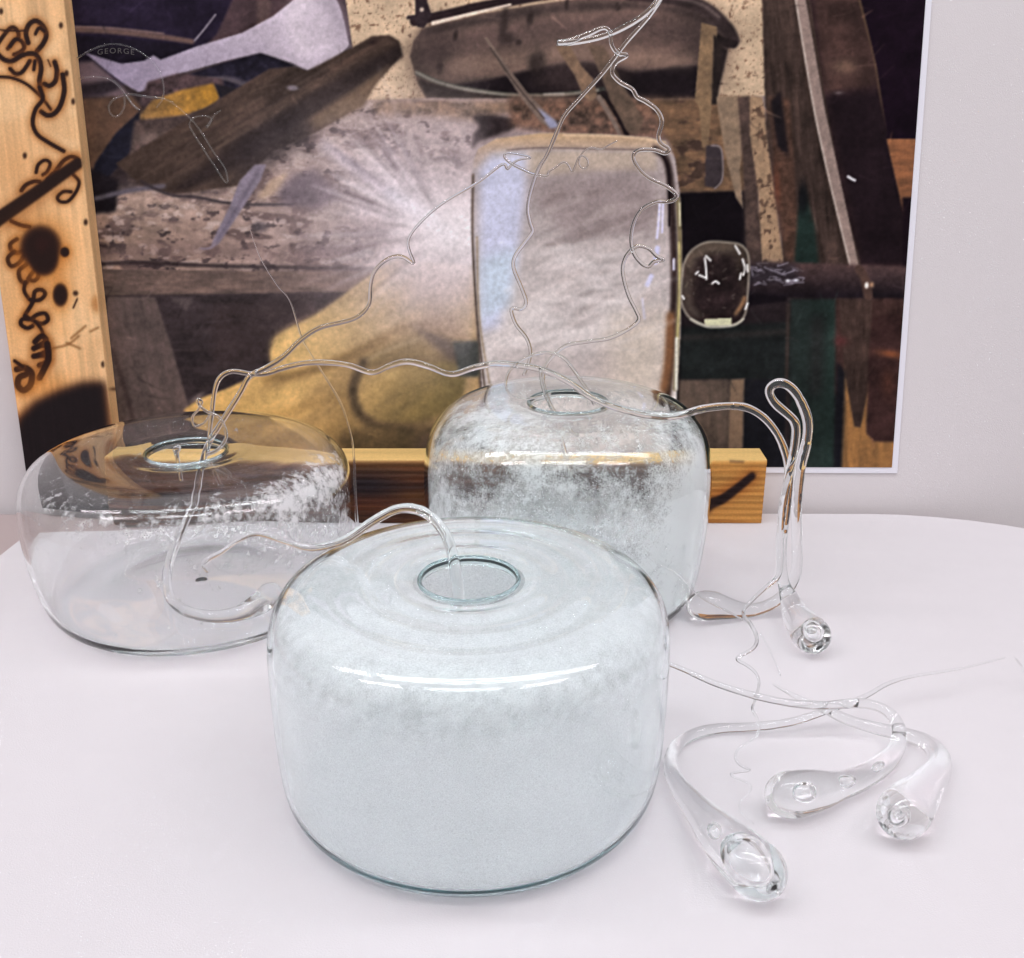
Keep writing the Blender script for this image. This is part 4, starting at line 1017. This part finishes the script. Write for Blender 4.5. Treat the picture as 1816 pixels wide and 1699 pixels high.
Cp = [(1580, 1466, 't', .0165), (1594, 1450, 't', .0165), (1612, 1430, 't', .0162), (1640, 1396, 't', .0120), (1663, 1366, 't', .0088), (1664, 1338, 't', .0072), (1642, 1316, 't', .0060), (1605, 1303, 't', .0050),
      (1560, 1293, ('z', .009), .0044), (1510, 1279, ('z', .013), .0038), (1462, 1258, ('z', .018), .0030), (1425, 1242, ('z', .022), .0022), (1395, 1227, ('z', .026), .0014), (1372, 1214, ('z', .028), .0008)]
dC = glass_line('glass_drop', Cp, 'round glass drop farthest right, facing the viewer end on', 'glass drop', GD, 24, 7, 3, tip=True)
p_, a_ = inside(1600, 1440, 1588, 1452, .019); bubble(dC, p_, .0055, a_, 1.3, 7)
# drop by the jar with the long tail over to the left jar
Dp = [(1462, 1143, 't', .0155), (1450, 1134, 't', .0157), (1432, 1118, 't', .0155), (1412, 1090, 't', .0122), (1400, 1062, ('z', .018), .0086), (1390, 1035, .842, .0052), (1386, 1000, .845, .0044), (1388, 950, .848, .0040),
      (1396, 890, .850, .0038), (1399, 840, .853, .0036), (1390, 795, .852, .0034), (1372, 760, .850, .0033), (1345, 733, .846, .0033), (1310, 720, .840, .0033), (1250, 724, .831, .0032), (1190, 739, .826, .0032), (1120, 730, .832, .0031),
      (1055, 708, .845, .0030), (1010, 678, .856, .0029), (965, 657, .864, .0028), (920, 648, .87, .0027), (880, 645, .872, .0027), (840, 652, .875, .0026), (800, 664, .88, .0025), (760, 650, .88, .0026), (722, 641, .885, .0026),
      (690, 649, .885, .0025), (660, 661, .89, .0024), (620, 648, .89, .0024), (580, 643, .89, .0024), (540, 644, .89, .0023), (500, 653, .89, .0023), (470, 663, .89, .0022), (443, 663, .885, .0022), (412, 658, .880, .0021),
      (391, 668, .878, .0021), (381, 692, .878, .0020), (375, 738, .880, .0019), (371, 775, .884, .0018), (369, 806, .886, .0016)]
dD = glass_line('glass_drop', Dp, 'glass drop below the tall loop, its long wavy tail reaching over to the left jar', 'glass drop', GD, 20, 7, 4, tip=True)
p_, a_ = inside(1448, 1128, 1434, 1114, .019); bubble(dD, p_, .0062, a_, 1.3, 9)
Ep = [(1222, 1080, 't', .0130), (1240, 1075, 't', .0132), (1265, 1074, 't', .0130), (1300, 1080, 't', .0088), (1335, 1082, 't', .0060), (1370, 1070, ('z', .012), .0052), (1396, 1048, ('z', .022), .0050), (1412, 1012, .85, .0048), (1413, 960, .85, .0047), (1412, 900, .85, .0046),
      (1419, 830, .85, .0045), (1430, 785, .85, .0044), (1432, 745, .85, .0043), (1416, 704, .85, .0042), (1396, 682, .85, .0041), (1377, 679, .85, .0040), (1363, 692, .85, .0040), (1373, 714, .85, .0039), (1395, 733, .848, .0039), (1411, 752, .846, .0038),
      (1409, 792, .844, .0037), (1399, 840, .842, .0036), (1388, 900, .838, .0035), (1383, 960, .835, .0034), (1383, 1000, .832, .0030), (1379, 1024, .83, .0024), (1360, 1040, .825, .0019), (1335, 1063, .82, .0016), (1317, 1086, ('z', .018), .0015),
      (1331, 1106, ('z', .020), .0016), (1342, 1130, ('z', .020), .0016), (1336, 1150, ('z', .020), .0015), (1305, 1168, ('z', .016), .0012), (1322, 1178, ('z', .016), .0012), (1341, 1194, ('z', .016), .0011), (1346, 1214, ('z', .016), .0011), (1338, 1244, ('z', .020), .0010),
      (1334, 1258, ('z', .025), .0009), (1344, 1276, ('z', .025), .0009), (1345, 1300, ('z', .022), .0009), (1333, 1312, ('z', .018), .0008), (1311, 1325, ('z', .016), .0008), (1303, 1345, ('z', .014), .0008), (1318, 1361, ('z', .013), .0008), (1334, 1366, ('z', .012), .0007),
      (1292, 1372, ('z', .012), .0007), (1311, 1382, ('z', .011), .0006), (1334, 1393, ('z', .010), .0006), (1325, 1410, ('z', .008), .0005), (1311, 1422, ('z', .006), .0005), (1313, 1440, ('z', .004), .0004), (1336, 1460, ('z', .0015), .0004)]
dE = glass_line('glass_drop', Ep, 'glass drop tucked beside the back jar, its tail rising into a tall narrow loop', 'glass drop', GD, 18, 7, 5, tip=True)
# tail hooked out of the milky jar, its drop lying inside
Fp = [(862, 1356, .59, .015), (852, 1335, .595, .015), (842, 1300, .598, .012), (834, 1250, .600, .007), (826, 1170, .600, .0046), (816, 1080, .600, .0040), (808, 1010, .603, .0038), (796, 962, .607, .0036), (778, 930, .613, .0034), (748, 906, .622, .0033), (706, 902, .632, .0032), (660, 925, .642, .0031), (610, 958, .650, .0029),
      (552, 972, .652, .0026), (505, 960, .652, .0023), (458, 946, .650, .0019), (424, 957, .646, .0015), (392, 980, .642, .0016), (370, 990, .64, .0020), (359, 1002, .638, .0021), (367, 1012, .637, .0016)]
dF = glass_line('glass_drop', Fp, 'glass tail hooked out of the milky jar and reaching left past its rim', 'glass drop', GD, 14, 7, 6, tip=True)
# drop whose tail leaves the left jar and climbs to the squiggle before the poster
Gp = [(490, 1044, 'f', .0115), (476, 1056, 'f', .0115), (452, 1074, 'f', .0095), (415, 1089, 'f', .0065), (370, 1092, 'f', .0055), (325, 1080, 'f', .0050), (300, 1055, ('z', .014), .0046), (297, 1010, ('z', .040), .0042), (318, 950, .868, .0038), (345, 880, .875, .0034), (358, 825, .879, .0030), (370, 786, .879, .0027), (396, 744, .877, .0025), (428, 693, .877, .0024), (442, 667, .880, .0023),
      (470, 653, .885, .0023), (502, 633, .89, .0022), (532, 604, .895, .0021), (565, 582, .9, .0020), (600, 573, .9, .0019), (633, 563, .9, .0018), (655, 540, .9, .0017), (657, 508, .9, .0016), (666, 478, .9, .0016), (690, 458, .9, .0017), (714, 455, .9, .0018), (736, 470, .9, .0014), (727, 448, .9, .0012),
      (724, 425, .9, .0011), (745, 395, .9, .0012), (786, 360, .9, .0012), (850, 322, .9, .0012), (894, 289, .9, .0011), (898, 304, .9, .0012), (905, 294, .9, .0010), (920, 283, .9, .0009), (946, 280, .9, .0008), (900, 271, .9, .0009), (892, 277, .9, .0010), (906, 290, .9, .0012), (924, 299, .9, .0014), (947, 310, .9, .0012)]
Hh = [(953, 309), (966, 313), (975, 312), (969, 306), (985, 298), (1001, 285), (1012, 300), (1014, 309), (1022, 290), (1029, 274), (1043, 283), (1043, 296), (1035, 301), (1026, 293), (1029, 276), (1036, 267), (1052, 260), (1064, 267), (1078, 258), (1094, 250)]
Gp = Gp + [(u, v, .9 - .0004 * i, .0010 - .0005 * i / 19) for i, (u, v) in enumerate(Hh)]
dG = glass_line('glass_drop', Gp, 'glass drop lying inside the left jar, its tail climbing in waves before the poster', 'glass drop', GD, 12, 6, 7, tip=True)
# tall folded thread out of the back jar
Tp = [(1010, 832), (1000, 788), (985, 742), (970, 702), (963, 672), (972, 642), (1002, 614), (1042, 606), (1080, 600), (1112, 585), (1132, 568), (1128, 552), (1116, 528), (1107, 500), (1104, 474), (1112, 452), (1130, 437), (1150, 441), (1164, 454), (1176, 461), (1160, 464), (1149, 473), (1134, 464), (1122, 445), (1119, 420),
      (1125, 392), (1140, 370), (1164, 358), (1182, 358), (1196, 354), (1200, 345), (1181, 330), (1150, 315), (1131, 296), (1123, 277), (1134, 266), (1160, 266), (1180, 272), (1186, 264), (1172, 254), (1168, 240), (1174, 215), (1165, 195), (1145, 180), (1130, 172), (1121, 158), (1100, 146), (1086, 130), (1091, 112), (1112, 98), (1096, 95),
      (1085, 80), (1081, 56), (1068, 50), (1040, 62), (1010, 73), (988, 76), (1018, 75), (1070, 64), (1115, 44), (1150, 20), (1174, -8), (1152, 28), (1110, 76), (1070, 128), (1030, 172), (1001, 205), (985, 240), (970, 275), (954, 302), (940, 345), (936, 372), (940, 395), (944, 411), (930, 431), (913, 455), (911, 476),
      (924, 508), (933, 535), (925, 548), (907, 548), (915, 575), (934, 600), (941, 625), (936, 648), (929, 664)]
glass_line('glass_thread', [(u, v, .890, .0017 if i < 50 else (.0022 if 53 < i < 62 else .0016)) for i, (u, v) in enumerate(Tp)], 'tallest glass thread, kinked and folded over at the top, rising from the back jar', 'glass thread', GT, 10, 5, 9)
glass_line('glass_thread', rr([(1053, 716, .868), (1040, 690, .868), (1020, 660, .868), (1003, 638, .866), (985, 628, .866), (960, 626, .868), (930, 636, .87), (905, 656, .872), (897, 680, .874), (904, 699, .876), (922, 708, .878), (946, 706, .880), (976, 698, .884)], .0015, .0010), 'small open loop of glass thread above the rim of the back jar', 'glass thread', GT, 8, 6, 10)
glass_line('glass_thread', rr([(958, 655, .86), (961, 680, .865), (970, 706, .872), (986, 733, .87), (1003, 753, .862), (1023, 771, .855)], .0014, .0017), 'short straight glass thread slanting into the hole of the back jar', 'glass thread', GT, 8, 6, 11)
# fine upright thread between left and front jars
glass_line('glass_thread', [(637, 962, 't', .0017), (634, 935, .985, .0018), (630, 880, .98, .0015), (627, 800, .975, .0011), (619, 758, .97, .0008), (604, 714, .965, .0012), (575, 665, .96, .0010), (548, 622, .955, .0006), (534, 596, .95, .0009), (515, 535, .945, .0006), (492, 506, .94, .0006), (466, 465, .935, .0005), (453, 435, .93, .0004), (444, 408, .93, .0003)],
           'hair-thin upright glass thread standing in the gap behind the milky jar', 'glass thread', GT, 8, 6, 12)
# threads near the board
glass_line('glass_thread', rr([(132, 141, 'w'), (165, 136, 'w'), (196, 141, 'w'), (214, 156, 'w'), (234, 184, 'w'), (248, 196, 'w'), (236, 186, 'w'), (222, 168, 'w'), (221, 188, 'w'), (211, 205, 'w'), (199, 205, 'w'), (193, 190, 'w'), (202, 176, 'w'), (228, 167, 'w'), (262, 172, 'w'), (300, 179, 'w'), (346, 219, 'w'), (378, 268, 'w'), (400, 300, 'w'), (402, 325, 'w'),
           (376, 287, 'w'), (347, 242, 'w'), (336, 221, 'w'), (346, 208, 'w'), (365, 206, 'w'), (376, 212, 'w'), (366, 226, 'w'), (380, 205, 'w'), (391, 196, 'w')], .0012, .0009), 'curled hair-thin glass thread hanging over the dark plank in the poster', 'glass thread', GT, 6, 5, 13)
glass_line('glass_thread', rr([(132, 106, 'w'), (168, 86, 'w'), (205, 78, 'w'), (245, 90, 'w'), (278, 118, 'w'), (290, 150, 'w'), (288, 175, 'w'), (278, 190, 'w')], .0010, .0008), 'arched hair-thin glass thread over the word on the poster', 'glass thread', GT, 6, 6, 14)
# curls at the left jar's hole
glass_line('glass_thread', rr([(368, 806, .872), (388, 796, .868), (401, 776, .866), (398, 756, .866), (386, 738, .866), (367, 730, .866), (353, 718, .866), (350, 708, .866), (358, 712, .866), (352, 726, .866), (341, 740, .866), (345, 756, .866), (362, 750, .866), (371, 736, .866)], .0016, .0008), 'small curled glass thread at the hole of the left jar', 'glass thread', GT, 8, 6, 15)
glass_line('glass_thread', [(322, 852, .870, .0016), (317, 825, .872, .0018), (313, 804, .874, .0022), (313, 798, .875, .0034), (315, 794, .875, .0030)], 'short knobbed glass stub showing through the hole of the left jar', 'glass thread', GT, 10, 6, 16)
# wisps by the back jar
glass_line('glass_thread', rr([(1145, 984, .775), (1165, 1000, .78), (1192, 1012, .79), (1216, 1032, .81), (1238, 1056, ('z', .031)), (1266, 1072, ('z', .032)), (1294, 1086, ('z', .030)), (1316, 1099, ('z', .026))], .0004, .0009), 'wispy glass thread lying across the drop beside the back jar', 'glass thread', GT, 6, 6, 17)
glass_line('glass_thread', rr([(1349, 1124, ('z', .012)), (1362, 1146, ('z', .009)), (1372, 1168, ('z', .006)), (1384, 1197, ('z', .001))], .0009, .0004), 'very short glass wisp lying below the tall loop', 'glass thread', GT, 6, 6, 18)
glass_line('glass_thread', rr([(1800, 1166, ('z', .02)), (1812, 1182, ('z', .02)), (1822, 1200, ('z', .016)), (1835, 1190, ('z', .014))], .0007, .0007), 'tiny glass curl at the right edge of the photo', 'glass thread', GT, 6, 6, 19)
